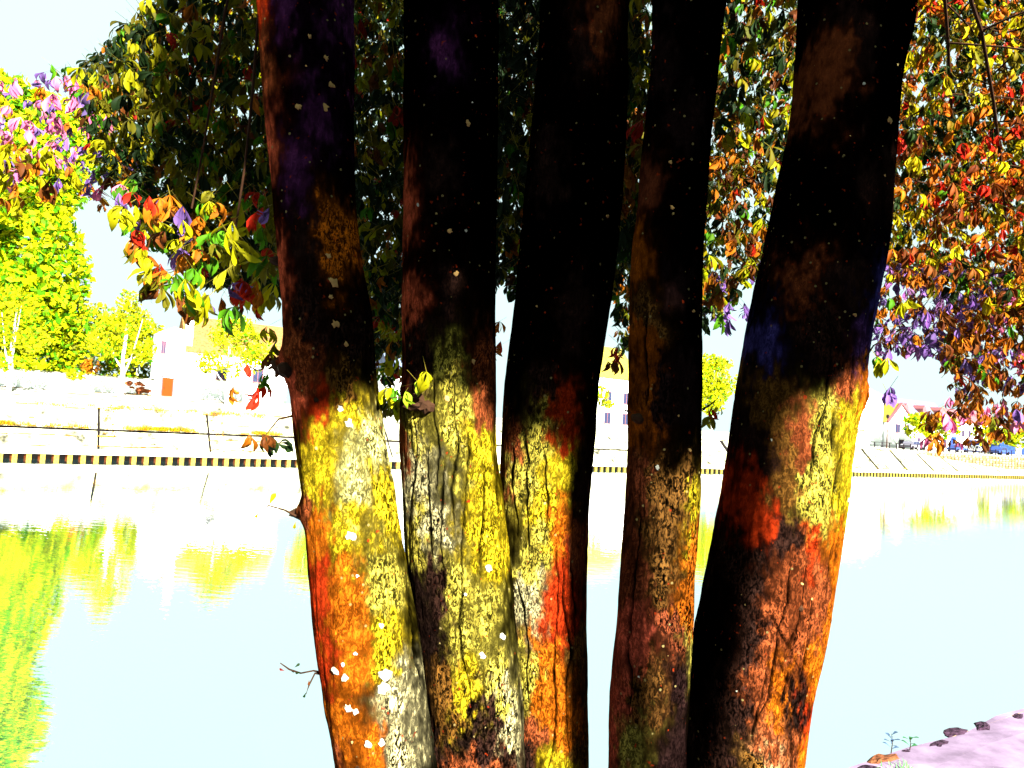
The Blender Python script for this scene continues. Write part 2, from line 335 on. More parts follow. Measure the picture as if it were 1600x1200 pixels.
# house seen between the stems
h = bank_empty('riverside_house', 58, 16, 4.1, 'pale house with olive tiled roof seen between the third and fourth stems', 'house')
box('wall', M['white'], h, 0, 0, 0, 13, 8, 6.8); gable_roof(h, M['tile2'], 0, 13, 0, 8, 6.8, 11.5, rows=12)
for k in range(4): window(h, 1.6+3.2*k, 3.6, 1, 1.4); window(h, 1.6+3.2*k, .8, 1, 1.4)
# hidden behind stems but part of the row
h = bank_empty('grey_house', 35, 17, 4.4, 'white house with slate roof standing behind the leftmost stems of the near tree', 'house')
box('wall', M['white'], h, 0, 0, 0, 12, 8, 5); gable_roof(h, M['slate'], 0, 12, 0, 8, 5, 8.5)
for k in range(3): window(h, 2+4*k, 1.2, 1, 1.4)
# right hand houses
h = bank_empty('tall_white_building', 127, 20, 3.4, 'tall blank white building with pink chimney at the right hand bank', 'building')
box('wall', M['white'], h, 0, 0, 0, 11, 9, 9.8); gable_roof(h, M['white'], 0, 11, 0, 9, 9.8, 12.2)
box('chimney', M['pink'], h, .4, 3.2, 10.5, 1.7, 4.6, 14); box('canopy', M['tile2'], h, .5, -1.2, 3.2, 5.2, -.004, 3.4)
for k in range(3): window(h, 2+3.3*k, 6.2, 1, 1.5, frame='white')
h = bank_empty('gabled_house', 138.5, 19, 3.3, 'gabled white house with yellow tiled roof behind the wide street tree', 'house')
obj('wall', MB().prism([(0, 0), (9, 0), (9, 5.5), (4.0, 8.8), (0, 5.5)], 0, 22).me('wall'), M['white'], h)
rf = obj('roof', MB().prism([(3.9, 8.82), (9.5, 5.2), (9.6, 5.35), (3.95, 9.05), (-.6, 5.35), (-.5, 5.2)], .25, 22).me('roof'), M['tile2'], h)
obj('gable_board', MB().prism([(3.9, 8.85), (9.4, 5.2), (9.6, 5.35), (3.95, 9.25), (-.6, 5.35), (-.4, 5.2)], -.35, .24).me('gable_board'), M['pink'], rf)
window(h, 3, 3.4, 1.6, 1.6, frame='pink'); window(h, 6.2, 3.4, 1.6, 1.6, frame='pink'); window(h, 4.5, .6, 1.6, 1.4)
h = bank_empty('slate_house', 152, 30, 3.4, 'long house with pale slate roof and dormers behind the gabled house', 'house')
box('wall', M['white'], h, 0, 0, 0, 32, 9, 7.4); rf = gable_roof(h, M['slate'], 0, 32, 0, 9, 7.4, 11.6)
for k in range(4):
    x0 = 4+7.5*k; obj('dormer', MB().prism([(x0, 7.8), (x0+1.6, 7.8), (x0+1.6, 9.4), (x0+.8, 10.2), (x0, 9.4)], -.1, 2.5).me('dormer'), M['pink'], rf)
for k in range(8): window(h, 2.2+3.9*k, 4.2, 1.2, 1.7); window(h, 2.2+3.9*k, 1, 1.2, 1.7)
h = bank_empty('white_shop', 186, 34, 3.3, 'low white shop building with blue door beyond the parked cars', 'building')
box('wall', M['white'], h, 0, 0, 0, 34, 9, 7.5); gable_roof(h, M['pink'], 0, 34, 0, 9, 7.5, 11)
box('door', M['blue'], h, 6, -.1, .2, 8.6, -.004, 3.8)
for k in range(7): window(h, 12+3.2*k, 4, 1.3, 1.6)
s_, z_ = onv(1562, 708, 20)
h = bank_empty('blue_shed', s_, 20, 3.3, 'blue metal clad shed behind the blue parked car', 'shed')
for k in range(14): box('cladding_panel', M['blue'], h, k*1.3+.02, 0, 0, k*1.3+1.28, .12, 3.3)
box('wall', M['blue'], h, 0, .13, 0, 18.3, 7, 3.2); box('roof', M['slate'], h, -.3, -.3, 3.31, 18.6, 7.3, 3.5); box('door', M['white'], h, 7.9, -.05, 0, 10.3, -.005, 2.6)
box('house_end', M['pink'], h, 18.6, 3, 0, 18.7, 3.2, 3.3)

# stone retaining wall at the right, built of stones
sw = bank_empty('stone_wall', 117, 3.45, 0, 'rough beige stone retaining wall below the railing on the right bank', 'wall')
def szz(x): return 3.62
box('wall_body', M['soil'], sw, 0, .12, .6, 75, .6, 3.45)
st_me = []
for k in range(6):
    a_, b_ = random.uniform(.42, .62), random.uniform(.16, .22)
    st_me.append(MB().prism([(-a_, -b_*.8), (-a_*.7, -b_), (a_*.8, -b_), (a_, -b_*.6), (a_*.95, b_*.8), (a_*.6, b_), (-a_*.85, b_), (-a_, b_*.5)], -.06-.05*random.random(), .13).me('stone'))
    st_me[-1].materials.append(M['stone'] if k % 3 else M['concrete_dirty'])
cnt = 0
for r_i in range(6):
    x = random.random()*.8
    while x < 60 and cnt < 290:
        zc = 3.2-.42*r_i
        if zc > crest(117+x)-.2: obj('stone', random.choice(st_me), None, sw, loc=(x, 0, zc)); cnt += 1
        x += 1.2
box('coping', M['concrete'], sw, 0, -.1, 3.46, 75, .7, 3.6)
# railing
rl = bank_empty('railing', 106, 3.6, 3.7, 'thin dark metal railing along the top of the right bank', 'railing')
pm = MB().box(-.07, -.05, 0, .07, .05, 1.05).me('post'); pm.materials.append(M['metal'])
for k in range(34): obj('post', pm, None, rl, loc=(2.0*k, 0, -.1))
for z in (.95, .5): box('rail', M['metal'], rl, 0, -.03, z-.035, 66, .03, z+.035)
# lamp post
lp = bank_empty('street_lamp', 116.3, 6.5, 3.5, 'slender rust brown lamp post in front of the tall white building', 'street lamp')
obj('pole', MB().tube([(0, 0, 0), (0, 0, 1.2), (0, 0, 5.0)], [.11, .09, .05], 8).me('pole'), M['rust'], lp)
obj('lantern', MB().tube([(0, 0, 5.0), (0, 0, 5.1), (0, 0, 5.5), (0, 0, 5.65)], [.06, .2, .24, .05], 10).me('lantern'), M['metal'], lp)
# cars
def car(px, py, o, mt, label, rev=False, sc=1.):
    s, z = onv(px, py, o); e = bank_empty('parked_car', s, o, prom(s, o)+.02, label, 'car', 'cars parked on the right bank'); e.scale = (sc,)*3
    prof = [(-2.1, .35), (-2.15, .75), (-1.5, .88), (-1.0, 1.4), (.5, 1.45), (1.2, .92), (2.05, .8), (2.15, .4)]
    obj('body', MB().prism(prof, -.85, .85).me('body'), mt, e)
    g = MB().prism([(-1.3, .92), (-.93, 1.34), (-.25, 1.36), (-.25, .92)], -.87, -.852).prism([(-.15, .92), (-.15, 1.36), (.45, 1.38), (.98, .92)], -.87, -.852).me('side_window')
    obj('side_window', g, M['glass'], e)
    for x in (-1.35, 1.35):
        for y in (-.8, .72):
            wh = obj('wheel', MB().tube([(x, y-.1, .33), (x, y+.12, .33)], .33, 14).me('wheel'), M['black'], e)
            obj('rim', MB().tube([(x, y-.12, .33), (x, y-.103, .33)], .19, 10).me('rim'), M['metal'], wh)
    for y in (-.6, .6): box('headlight', M['white'], e, 2.1, y-.18, .6, 2.18, y+.18, .74)
CB = mat('car_paint_blue', (.02, .04, .14), .3); CW = mat('car_paint_white', (.6, .6, .62), .3); CG = mat('car_paint_grey', (.08, .08, .1), .3)
car(1562, 708, 9.5, CB, 'dark blue parked car in front of the blue shed', sc=1.1)
car(1495, 706, 11.5, CB, 'blue parked car under the overhanging autumn leaves')
car(1425, 704, 11, CG, 'dark grey parked car beside the gabled house', sc=1.05)
car(1522, 706, 15, CW, 'white parked car beside the blue shop door')
car(1443, 703, 14, CW, 'white parked car behind the railing left of the wide tree')

# grass tufts on the embankment ledge, stuff
def grass(name, pts, hgt, cols, n_each, label=None, wid=.02, spread=.3):
    c = np.repeat(np.array(pts), n_each, 0); n = len(c); c = c + rng.normal(size=(n, 3))*np.array([spread, spread, 0])
    d = rng.normal(size=(n, 3))*.35; d[:, 2] = 1; hh = hgt*(.4+.8*rng.random(n))[:, None]
    sd = rng.normal(size=(n, 3)); sd[:, 2] = 0; sd /= np.linalg.norm(sd, axis=1)[:, None]
    v = np.stack([c-sd*wid, c+sd*wid, c+d*hh], 1).reshape(-1, 3); f_ = np.arange(3*n).reshape(n, 3)
    col = np.array(cols)[rng.integers(0, len(cols), n)]
    return obj(name, mesh(name, v, f_, np.repeat(col, 3, 0)), M['grass'], kind='stuff')
def slp(s, u): return BK(s, .35+2.95*u, .72+(crest(s)-.72)*u+.03)
gp = []
for k in range(420):
    s = random.choice([random.uniform(-1.5, 5.3), random.uniform(7.4, 12.3), random.uniform(-1, 0.5), random.uniform(8.5, 11.6), random.uniform(16.5, 19)])
    gp.append(slp(s, .47+.02*random.random()))
for k in range(150): gp.append(slp(random.uniform(1, 18), .90+.1*random.random()))
for k in range(60): gp.append(slp(random.uniform(95, 130), random.choice([.05, .9])))
for k in range(30): gp.append(slp(random.uniform(62, 66), .5))
grass('grass_tufts', gp, .32, [YEL, YEL, ORG, OLV], 14, wid=.02, spread=.2)
sd_ = MB()
for (a, b) in ((-1.5, 5.2), (7.6, 12.4), (15.6, 19)):
    x = a
    while x < b:
        l = random.uniform(.3, .9); p0, p1 = slp(x, .425), slp(x+l, .425); p2, p3 = slp(x+l*.9, .46), slp(x+.1, .46)
        off = N*(-.10)+np.array([0, 0, .10])
        sd_.poly([p0+off, p1+off, p2+off, p3+off]); x += l*random.uniform(1, 1.6)
obj('ledge_soil', sd_.me('ledge_soil'), M['soil'], kind='structure')
ln = MB()
def dash(s0, s1, u, du, o_=.10):
    a, b, c, d = slp(s0, u), slp(s1, u), slp(s1, u+du), slp(s0, u+du); off = N*(-o_)+np.array([0, 0, o_]); ln.poly([a+off, b+off, c+off, d+off])
for k in range(90):
    u = random.choice([.03, .05, .26, .27, .62, .88, .93]); x = random.uniform(-4, 24); dash(x, x+random.uniform(.2, 1.6), u+random.uniform(-.005, .005), random.uniform(.006, .018), .05 if u < .45 else .12)
for k in range(120): 
    x = random.choice([7.55*j+5.75+random.random()*1.0 for j in (0, 1, 2)]); dash(x, x+random.uniform(.03, .14), random.uniform(.15, .95), random.uniform(.01, .03), .125)
for k in range(60):
    x = random.uniform(60, 140); dash(x, x+random.uniform(.5, 3), random.choice([.04, .5, .95]), .015, .05)
obj('stain_lines', ln.me('stain_lines'), M['soil'], base, kind='stuff')
kl = MB()
for (o_, z0) in ((6.2, .02), (9.5, .02), (12.2, .02)):
    x = -5
    while x < 24:
        l = random.uniform(.8, 4); kl.poly([BK(x, o_, prom(x, o_)+z0), BK(x+l, o_, prom(x+l, o_)+z0), BK(x+l, o_+.3, prom(x+l, o_+.3)+z0), BK(x, o_+.3, prom(x, o_+.3)+z0)]); x += l*1.3
obj('paving_seam', kl.me('paving_seam'), M['soil'], kind='structure')
# promenade edge dry grass strip
gp = [BK(random.uniform(-3, 22), 3.9+random.random()*.3, 4.0) for k in range(260)]
grass('verge_grass', gp, .12, [YEL, OLV, ORG], 5, wid=.02, spread=.15)

# ------------------------------------------------------------------ near quay
GZ = 3.2
NE = np.array([.0, 0, 0])+N*2.0
def NQ(s, o, z=GZ):      # near quay frame: s along its edge from below the camera, o inland
    return np.array([T[0]*s + N[0]*(2.12-o), T[1]*s+N[1]*(2.12-o), z])
qs = np.linspace(-30, 60, 181); qo = [.0, .18, .5, 1, 2, 4, 8, 20, 60, 400]
v = [NQ(s, o + (.04*math.sin(s*7)+.03*math.sin(s*17) if j == 0 else 0), GZ+.015*math.sin(s*3+o*5)*(j > 0)) for s in qs for j, o in enumerate(qo)]
nq = len(qo)
path_m = mat('quay_path', (.105, .078, .118), .95, (5, .6, 1.35), bump=.01)
obj('quay_path', mesh('quay_path', v, [(i*nq+j, i*nq+j+1, (i+1)*nq+j+1, (i+1)*nq+j) for i in range(len(qs)-1) for j in range(nq-1)]), path_m, kind='structure')
obj('quay_wall_face', mesh('quay_wall_face', [NQ(-30, .02, GZ), NQ(60, .02, GZ), NQ(60, .02, -1), NQ(-30, .02, -1)], [(0, 1, 2, 3)]), M['stone'], kind='structure')
es = obj('quay_edge', MB().box(0, 0, 0, .01, .01, .01).me('quay_edge'), M['stone'], loc=NQ(3, .1, GZ-.1), kind='structure')
stm = [mat('edge_stone_dark', (.014, .007, .013), .8, (25, .4, 2.2), bump=.02), mat('edge_stone_orange', (.07, .025, .01), .8, (25, .4, 1.6), bump=.02)]
def rock(r, sc, seed):
    v = []; f_ = []; nu, nv_ = 9, 6
    for j in range(nv_+1):
        for i in range(nu):
            a, b = 2*math.pi*i/nu, math.pi*j/nv_; d = np.array([math.sin(b)*math.cos(a), math.sin(b)*math.sin(a), math.cos(b)])
            v.append(d*r*np.array(sc)*(1+.38*float(vnoise(d*1.7+seed))+.2*float(vnoise(d*4.3+seed))))
    for j in range(nv_):
        for i in range(nu): f_.append((j*nu+i, j*nu+(i+1) % nu, (j+1)*nu+(i+1) % nu, (j+1)*nu+i))
    return mesh('edge_stone', v, f_)
x = 2.2; k = 0
rks = [rock(.1, (1.2, .7, .35), s*3.1) for s in range(6)]
while x < 7.5:
    o = obj('edge_stone', rks[k % 6].copy(), stm[1] if 3.55 < x < 3.85 else stm[0], es, loc=Vector(NQ(x, .02+.03*math.sin(k*2.3), GZ-.005))-es.location, rot=(0, 0, BANG+random.uniform(-.3, .3)))
    s = random.uniform(.35, 1.0) if x > 3.9 else 1.0; o.scale = (s*.9, s*.7, s*.55); x += .12+.1*s+(random.random()*.18 if x > 3.9 else 0); k += 1
gp = [NQ(random.uniform(3.0, 3.75), random.uniform(.12, .5), GZ) for _ in range(200)]
grass('path_grass', gp, .035, [np.array([.06, .2, .06]), np.array([.12, .25, .08])], 14, wid=.003, spread=.03)

# ------------------------------------------------------------------ the near tree: five stems
X = [-700, 0, 1200, 1450, 1690]
STEMS = {
 1: dict(D=1.80, rows=[(-700, 372, 600), (0, 400, 560), (100, 408, 560), (200, 415, 558), (300, 422, 560), (400, 432, 568), (450, 437, 580), (500, 443, 586), (600, 452, 594), (700, 460, 612), (800, 470, 626), (900, 480, 645), (1000, 488, 665), (1100, 505, 672), (1200, 522, 690), (1450, 560, 730), (1700, 540, 780)]),
 2: dict(D=1.92, rows=[(-700, 620, 790), (0, 624, 785), (200, 626, 785), (400, 624, 782), (500, 622, 780), (600, 620, 780), (700, 619, 780), (800, 622, 795), (900, 630, 806), (1000, 645, 815), (1100, 655, 822), (1200, 665, 830), (1450, 670, 850), (1700, 640, 880)]),
 3: dict(D=2.03, rows=[(-700, 870, 1010), (0, 838, 985), (100, 835, 985), (200, 825, 985), (300, 812, 982), (400, 805, 970), (500, 798, 955), (600, 785, 943), (700, 779, 932), (800, 776, 925), (900, 780, 921), (1000, 785, 920), (1100, 790, 921), (1200, 795, 923), (1450, 790, 930), (1700, 760, 960)]),
 4: dict(D=1.88, rows=[(-700, 1050, 1180), (0, 1015, 1136), (100, 1015, 1127), (200, 1006, 1115), (300, 995, 1106), (400, 984, 1101), (500, 982, 1100), (600, 980, 1100), (700, 978, 1097), (800, 972, 1095), (900, 965, 1088), (1000, 960, 1084), (1100, 953, 1080), (1200, 950, 1076), (1450, 930, 1070), (1700, 880, 1090)]),
 5: dict(D=1.99, rows=[(-700, 1300, 1500), (0, 1243, 1432), (50, 1242, 1428), (100, 1240, 1413), (200, 1230, 1402), (300, 1206, 1395), (400, 1188, 1386), (500, 1165, 1363), (560, 1156, 1354), (595, 1150, 1352), (615, 1147, 1351), (650, 1142, 1340), (700, 1135, 1333), (800, 1118, 1322), (900, 1098, 1305), (1000, 1078, 1290), (1100, 1066, 1271), (1200, 1050, 1256), (1450, 1000, 1220), (1700, 960, 1230)]),
}
C_ = dict(Y=(.17, .125, .004), W=(.2, .185, .06), L=(.125, .105, .014), O=(.17, .04, .002), R=(.16, .012, .002), B=(.05, .022, .004), K=(.008, .0035, .0025), P=(.035, .014, .06), Q=(.022, .018, .085), V=(.03, .007, .028), RB=(.26, .045, .018), G=(.14, .125, .06), S=(.085, .02, .006), D=(.004, .002, .0015))  # darkest tones hold painted shade, plum the flare, bright red-brown the rim light
ANCH = {   # (x, y, colour, grain) of the bark; shade and lit rims are painted in
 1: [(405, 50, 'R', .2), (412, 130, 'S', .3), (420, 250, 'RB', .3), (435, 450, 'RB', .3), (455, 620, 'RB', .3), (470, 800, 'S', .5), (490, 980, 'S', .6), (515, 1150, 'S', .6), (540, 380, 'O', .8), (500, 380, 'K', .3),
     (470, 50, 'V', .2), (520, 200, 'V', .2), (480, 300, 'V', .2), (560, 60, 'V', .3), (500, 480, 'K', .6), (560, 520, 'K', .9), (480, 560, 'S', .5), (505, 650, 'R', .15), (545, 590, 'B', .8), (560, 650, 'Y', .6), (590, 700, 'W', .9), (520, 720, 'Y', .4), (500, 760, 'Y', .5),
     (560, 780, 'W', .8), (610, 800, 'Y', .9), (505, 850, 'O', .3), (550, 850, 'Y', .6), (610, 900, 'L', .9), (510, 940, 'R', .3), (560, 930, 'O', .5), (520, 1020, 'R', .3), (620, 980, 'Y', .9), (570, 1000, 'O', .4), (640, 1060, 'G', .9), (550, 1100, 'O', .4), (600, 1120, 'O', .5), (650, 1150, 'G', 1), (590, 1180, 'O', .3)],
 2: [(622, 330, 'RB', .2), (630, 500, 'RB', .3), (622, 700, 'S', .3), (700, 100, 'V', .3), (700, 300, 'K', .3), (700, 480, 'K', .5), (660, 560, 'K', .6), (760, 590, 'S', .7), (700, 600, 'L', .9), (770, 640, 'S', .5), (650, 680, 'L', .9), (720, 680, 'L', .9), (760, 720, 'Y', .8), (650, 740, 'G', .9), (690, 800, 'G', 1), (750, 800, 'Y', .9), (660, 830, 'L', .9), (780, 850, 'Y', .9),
     (720, 900, 'L', .9), (650, 890, 'D', .5), (662, 930, 'D', .5), (680, 1010, 'D', .6), (665, 960, 'D', .6), (690, 900, 'K', .8), (770, 950, 'L', .9), (720, 980, 'L', .9), (740, 1050, 'Y', .8), (700, 1060, 'B', .9), (690, 1100, 'D', .8), (740, 1090, 'D', .9), (700, 1160, 'D', .8), (750, 1160, 'S', .8), (775, 1095, 'K', .9), (790, 1170, 'D', .9), (800, 1085, 'G', 1), (790, 1050, 'L', 1), (700, 1130, 'K', .9), (760, 1130, 'K', .9), (800, 1130, 'G', 1), (720, 1180, 'S', .9), (780, 1180, 'S', .9)],  # dark wedge beside the first stem is painted shade
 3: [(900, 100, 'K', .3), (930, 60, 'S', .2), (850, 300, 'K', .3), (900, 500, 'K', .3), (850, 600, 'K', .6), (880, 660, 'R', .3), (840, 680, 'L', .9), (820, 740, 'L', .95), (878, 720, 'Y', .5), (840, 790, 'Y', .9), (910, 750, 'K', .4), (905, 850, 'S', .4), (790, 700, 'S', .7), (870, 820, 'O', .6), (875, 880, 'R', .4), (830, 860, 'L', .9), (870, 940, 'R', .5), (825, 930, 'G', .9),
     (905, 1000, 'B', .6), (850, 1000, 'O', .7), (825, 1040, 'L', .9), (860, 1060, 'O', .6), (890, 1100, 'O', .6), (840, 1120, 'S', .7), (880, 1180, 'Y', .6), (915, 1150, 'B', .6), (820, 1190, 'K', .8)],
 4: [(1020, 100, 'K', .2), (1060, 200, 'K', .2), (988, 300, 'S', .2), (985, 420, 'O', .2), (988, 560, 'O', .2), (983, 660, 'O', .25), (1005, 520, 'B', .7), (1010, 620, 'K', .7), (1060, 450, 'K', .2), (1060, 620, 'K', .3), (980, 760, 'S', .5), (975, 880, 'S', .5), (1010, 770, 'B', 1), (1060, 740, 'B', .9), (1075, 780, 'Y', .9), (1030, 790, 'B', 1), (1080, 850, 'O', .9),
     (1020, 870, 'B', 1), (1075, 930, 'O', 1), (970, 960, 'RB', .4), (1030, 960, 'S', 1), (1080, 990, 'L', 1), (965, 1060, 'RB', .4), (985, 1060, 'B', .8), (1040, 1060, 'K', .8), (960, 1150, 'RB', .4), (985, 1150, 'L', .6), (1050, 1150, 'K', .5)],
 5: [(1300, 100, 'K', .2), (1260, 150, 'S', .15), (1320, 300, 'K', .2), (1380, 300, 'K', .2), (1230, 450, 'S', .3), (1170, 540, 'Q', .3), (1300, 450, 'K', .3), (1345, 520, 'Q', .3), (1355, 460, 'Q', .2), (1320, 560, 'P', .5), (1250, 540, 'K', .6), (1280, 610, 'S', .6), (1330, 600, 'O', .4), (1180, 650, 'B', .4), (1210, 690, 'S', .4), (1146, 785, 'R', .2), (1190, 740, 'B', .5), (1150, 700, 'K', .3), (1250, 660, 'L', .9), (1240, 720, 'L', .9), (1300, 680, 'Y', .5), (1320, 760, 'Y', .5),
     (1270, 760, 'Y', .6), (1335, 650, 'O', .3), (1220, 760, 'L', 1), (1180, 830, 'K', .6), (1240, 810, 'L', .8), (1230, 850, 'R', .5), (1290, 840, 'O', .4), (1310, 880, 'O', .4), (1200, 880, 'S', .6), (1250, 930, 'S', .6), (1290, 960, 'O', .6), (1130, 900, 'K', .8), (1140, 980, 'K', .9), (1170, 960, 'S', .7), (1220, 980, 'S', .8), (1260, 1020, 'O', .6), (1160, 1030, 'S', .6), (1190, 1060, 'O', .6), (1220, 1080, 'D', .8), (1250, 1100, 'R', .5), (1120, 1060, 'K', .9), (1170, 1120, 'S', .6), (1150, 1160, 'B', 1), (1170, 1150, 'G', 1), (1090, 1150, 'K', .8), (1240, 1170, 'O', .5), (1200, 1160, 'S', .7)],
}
CRK = {    # dark fissures: x,y polylines
 1: [[(645, 900), (655, 980), (668, 1060)], [(605, 560), (612, 700), (618, 780)]],
 2: [[(655, 650), (652, 720), (640, 830)], [(685, 600), (690, 700), (688, 760)], [(716, 590), (722, 690), (712, 760), (718, 810)], [(734, 640), (738, 700), (733, 800), (728, 880), (726, 960), (738, 1060), (748, 1100)], [(763, 700), (762, 800), (757, 880)], [(700, 720), (696, 800), (700, 900)], [(780, 740), (785, 800)], [(672, 700), (676, 780), (684, 860)]],
 3: [[(800, 700), (798, 760), (806, 830)], [(812, 660), (820, 720), (818, 790), (824, 860)], [(868, 840), (872, 900), (862, 990), (868, 1060), (866, 1120), (850, 1200)], [(882, 850), (878, 930), (890, 1000), (884, 1080), (888, 1170)], [(893, 860), (898, 940), (894, 980)], [(846, 700), (852, 780), (846, 840)], [(806, 900), (818, 1000), (822, 1080)]],
 4: [[(990, 800), (984, 900), (975, 1000), (972, 1100)], [(1000, 500), (1000, 640)]],
 5: [[(1262, 560), (1250, 640), (1235, 680), (1230, 740), (1215, 790)], [(1285, 590), (1272, 640)], [(1300, 560), (1295, 620), (1285, 660)], [(1318, 600), (1312, 660)], [(1338, 610), (1325, 660), (1322, 690)], [(1262, 640), (1265, 700)], [(1290, 680), (1280, 720), (1268, 770), (1258, 800)], [(1300, 730), (1302, 790)], [(1285, 730), (1278, 800), (1270, 880), (1260, 960)], [(1228, 850), (1220, 920), (1200, 1000), (1190, 1060)], [(1200, 860), (1195, 920), (1180, 960), (1165, 1060), (1140, 1110)], [(1308, 900), (1285, 1000), (1275, 1080)], [(1240, 900), (1228, 1000), (1216, 1100), (1205, 1180)], [(1165, 1000), (1150, 1080), (1145, 1120)], [(1290, 820), (1284, 870)], [(1180, 1000), (1200, 1040), (1230, 1060)], [(1220, 940), (1190, 990)], [(1170, 940), (1215, 1010)]],
}
def bark_material():
    m_ = bpy.data.materials.new('chestnut_bark'); m_.use_nodes = True; t = m_.node_tree; b = t.nodes['Principled BSDF']; L = t.links.new
    b.inputs['Roughness'].default_value = .9; b.inputs['Specular IOR Level'].default_value = 0
    at = t.nodes.new('ShaderNodeAttribute'); at.attribute_name = 'Col'
    ag = t.nodes.new('ShaderNodeAttribute'); ag.attribute_name = 'Grain'
    tc = t.nodes.new('ShaderNodeTexCoord'); mp = t.nodes.new('ShaderNodeMapping'); mp.inputs['Scale'].default_value = (1, 1, .5)
    L(tc.outputs['Object'], mp.inputs[0])
    n = t.nodes.new('ShaderNodeTexNoise'); n.inputs['Scale'].default_value = 112; n.inputs['Detail'].default_value = 5; n.inputs['Roughness'].default_value = .75; n.inputs['Distortion'].default_value = 1.2; L(mp.outputs[0], n.inputs['Vector'])
    cr = t.nodes.new('ShaderNodeValToRGB'); e = cr.color_ramp.elements; e[0].position = .478; e[0].color = (.004, .004, .004, 1); e[1].position = .515; e[1].color = (1.5, 1.5, 1.5, 1); x = e.new(.60); x.color = (3.4, 3.4, 3.2, 1); L(n.outputs['Fac'], cr.inputs[0])
    # soft variation
    n2 = t.nodes.new('ShaderNodeTexNoise'); n2.inputs['Scale'].default_value = 26; n2.inputs['Detail'].default_value = 3; L(tc.outputs['Object'], n2.inputs['Vector'])
    m2 = t.nodes.new('ShaderNodeMapRange'); m2.inputs[1].default_value = .35; m2.inputs[2].default_value = .65; m2.inputs[3].default_value = .65; m2.inputs[4].default_value = 1.35; L(n2.outputs['Fac'], m2.inputs[0])
    gv = t.nodes.new('ShaderNodeMix'); gv.data_type = 'RGBA'; gv.inputs[6].default_value = (1, 1, 1, 1); L(ag.outputs['Fac'], gv.inputs[0]); L(cr.outputs[0], gv.inputs[7])
    v1 = t.nodes.new('ShaderNodeVectorMath'); v1.operation = 'MULTIPLY'; L(at.outputs['Color'], v1.inputs[0]); L(gv.outputs[2], v1.inputs[1])
    v2 = t.nodes.new('ShaderNodeVectorMath'); v2.operation = 'SCALE'; L(v1.outputs[0], v2.inputs[0]); L(m2.outputs[0], v2.inputs['Scale'])
    # lichen flecks: small pale discs scattered by cells
    vo = t.nodes.new('ShaderNodeTexVoronoi'); vo.inputs['Scale'].default_value = 75; L(tc.outputs['Object'], vo.inputs['Vector'])
    lt = t.nodes.new('ShaderNodeMath'); lt.operation = 'LESS_THAN'; lt.inputs[1].default_value = .26; L(vo.outputs['Distance'], lt.inputs[0])
    sx = t.nodes.new('ShaderNodeSeparateColor'); L(vo.outputs['Color'], sx.inputs[0])
    g2 = t.nodes.new('ShaderNodeMath'); g2.operation = 'GREATER_THAN'; g2.inputs[1].default_value = .965; L(sx.outputs[0], g2.inputs[0])
    mm = t.nodes.new('ShaderNodeMath'); mm.operation = 'MULTIPLY'; L(lt.outputs[0], mm.inputs[0]); L(g2.outputs[0], mm.inputs[1])
    mk = t.nodes.new('ShaderNodeMath'); mk.operation = 'MULTIPLY'; mk.inputs[1].default_value = .75; L(mm.outputs[0], mk.inputs[0])
    lc = t.nodes.new('ShaderNodeMix'); lc.data_type = 'RGBA'; lc.inputs[7].default_value = (.10, .08, .03, 1); L(mk.outputs[0], lc.inputs[0]); L(v2.outputs[0], lc.inputs[6])
    # reddish flecks
    vr = t.nodes.new('ShaderNodeTexNoise'); vr.inputs['Scale'].default_value = 60; vr.inputs['Detail'].default_value = 2; L(tc.outputs['Object'], vr.inputs['Vector'])
    gr = t.nodes.new('ShaderNodeMapRange'); gr.inputs[1].default_value = .70; gr.inputs[2].default_value = .76; L(vr.outputs['Fac'], gr.inputs[0])
    lr = t.nodes.new('ShaderNodeMix'); lr.data_type = 'RGBA'; lr.inputs[7].default_value = (.08, .009, .002, 1); L(gr.outputs[0], lr.inputs[0]); L(lc.outputs[2], lr.inputs[6])
    L(lr.outputs[2], b.inputs['Base Color'])
    bp = t.nodes.new('ShaderNodeBump'); bp.inputs['Distance'].default_value = .006; bp.inputs['Strength'].default_value = .9; L(n.outputs['Fac'], bp.inputs['Height']); L(bp.outputs[0], b.inputs['Normal'])
    return m_
BARK = bark_material()
tree = obj('chestnut_tree', None, loc=atz(800, 1600, GZ)*np.array([1, 1, 0])+np.array([0, 0, GZ]), label='autumn chestnut tree with five thick stems in the foreground', cat='tree')
TI = Matrix.Translation(-Vector(tree.location))
def part(o): o.matrix_parent_inverse = TI; return o
stem_obj = {}; stem_fn = {}
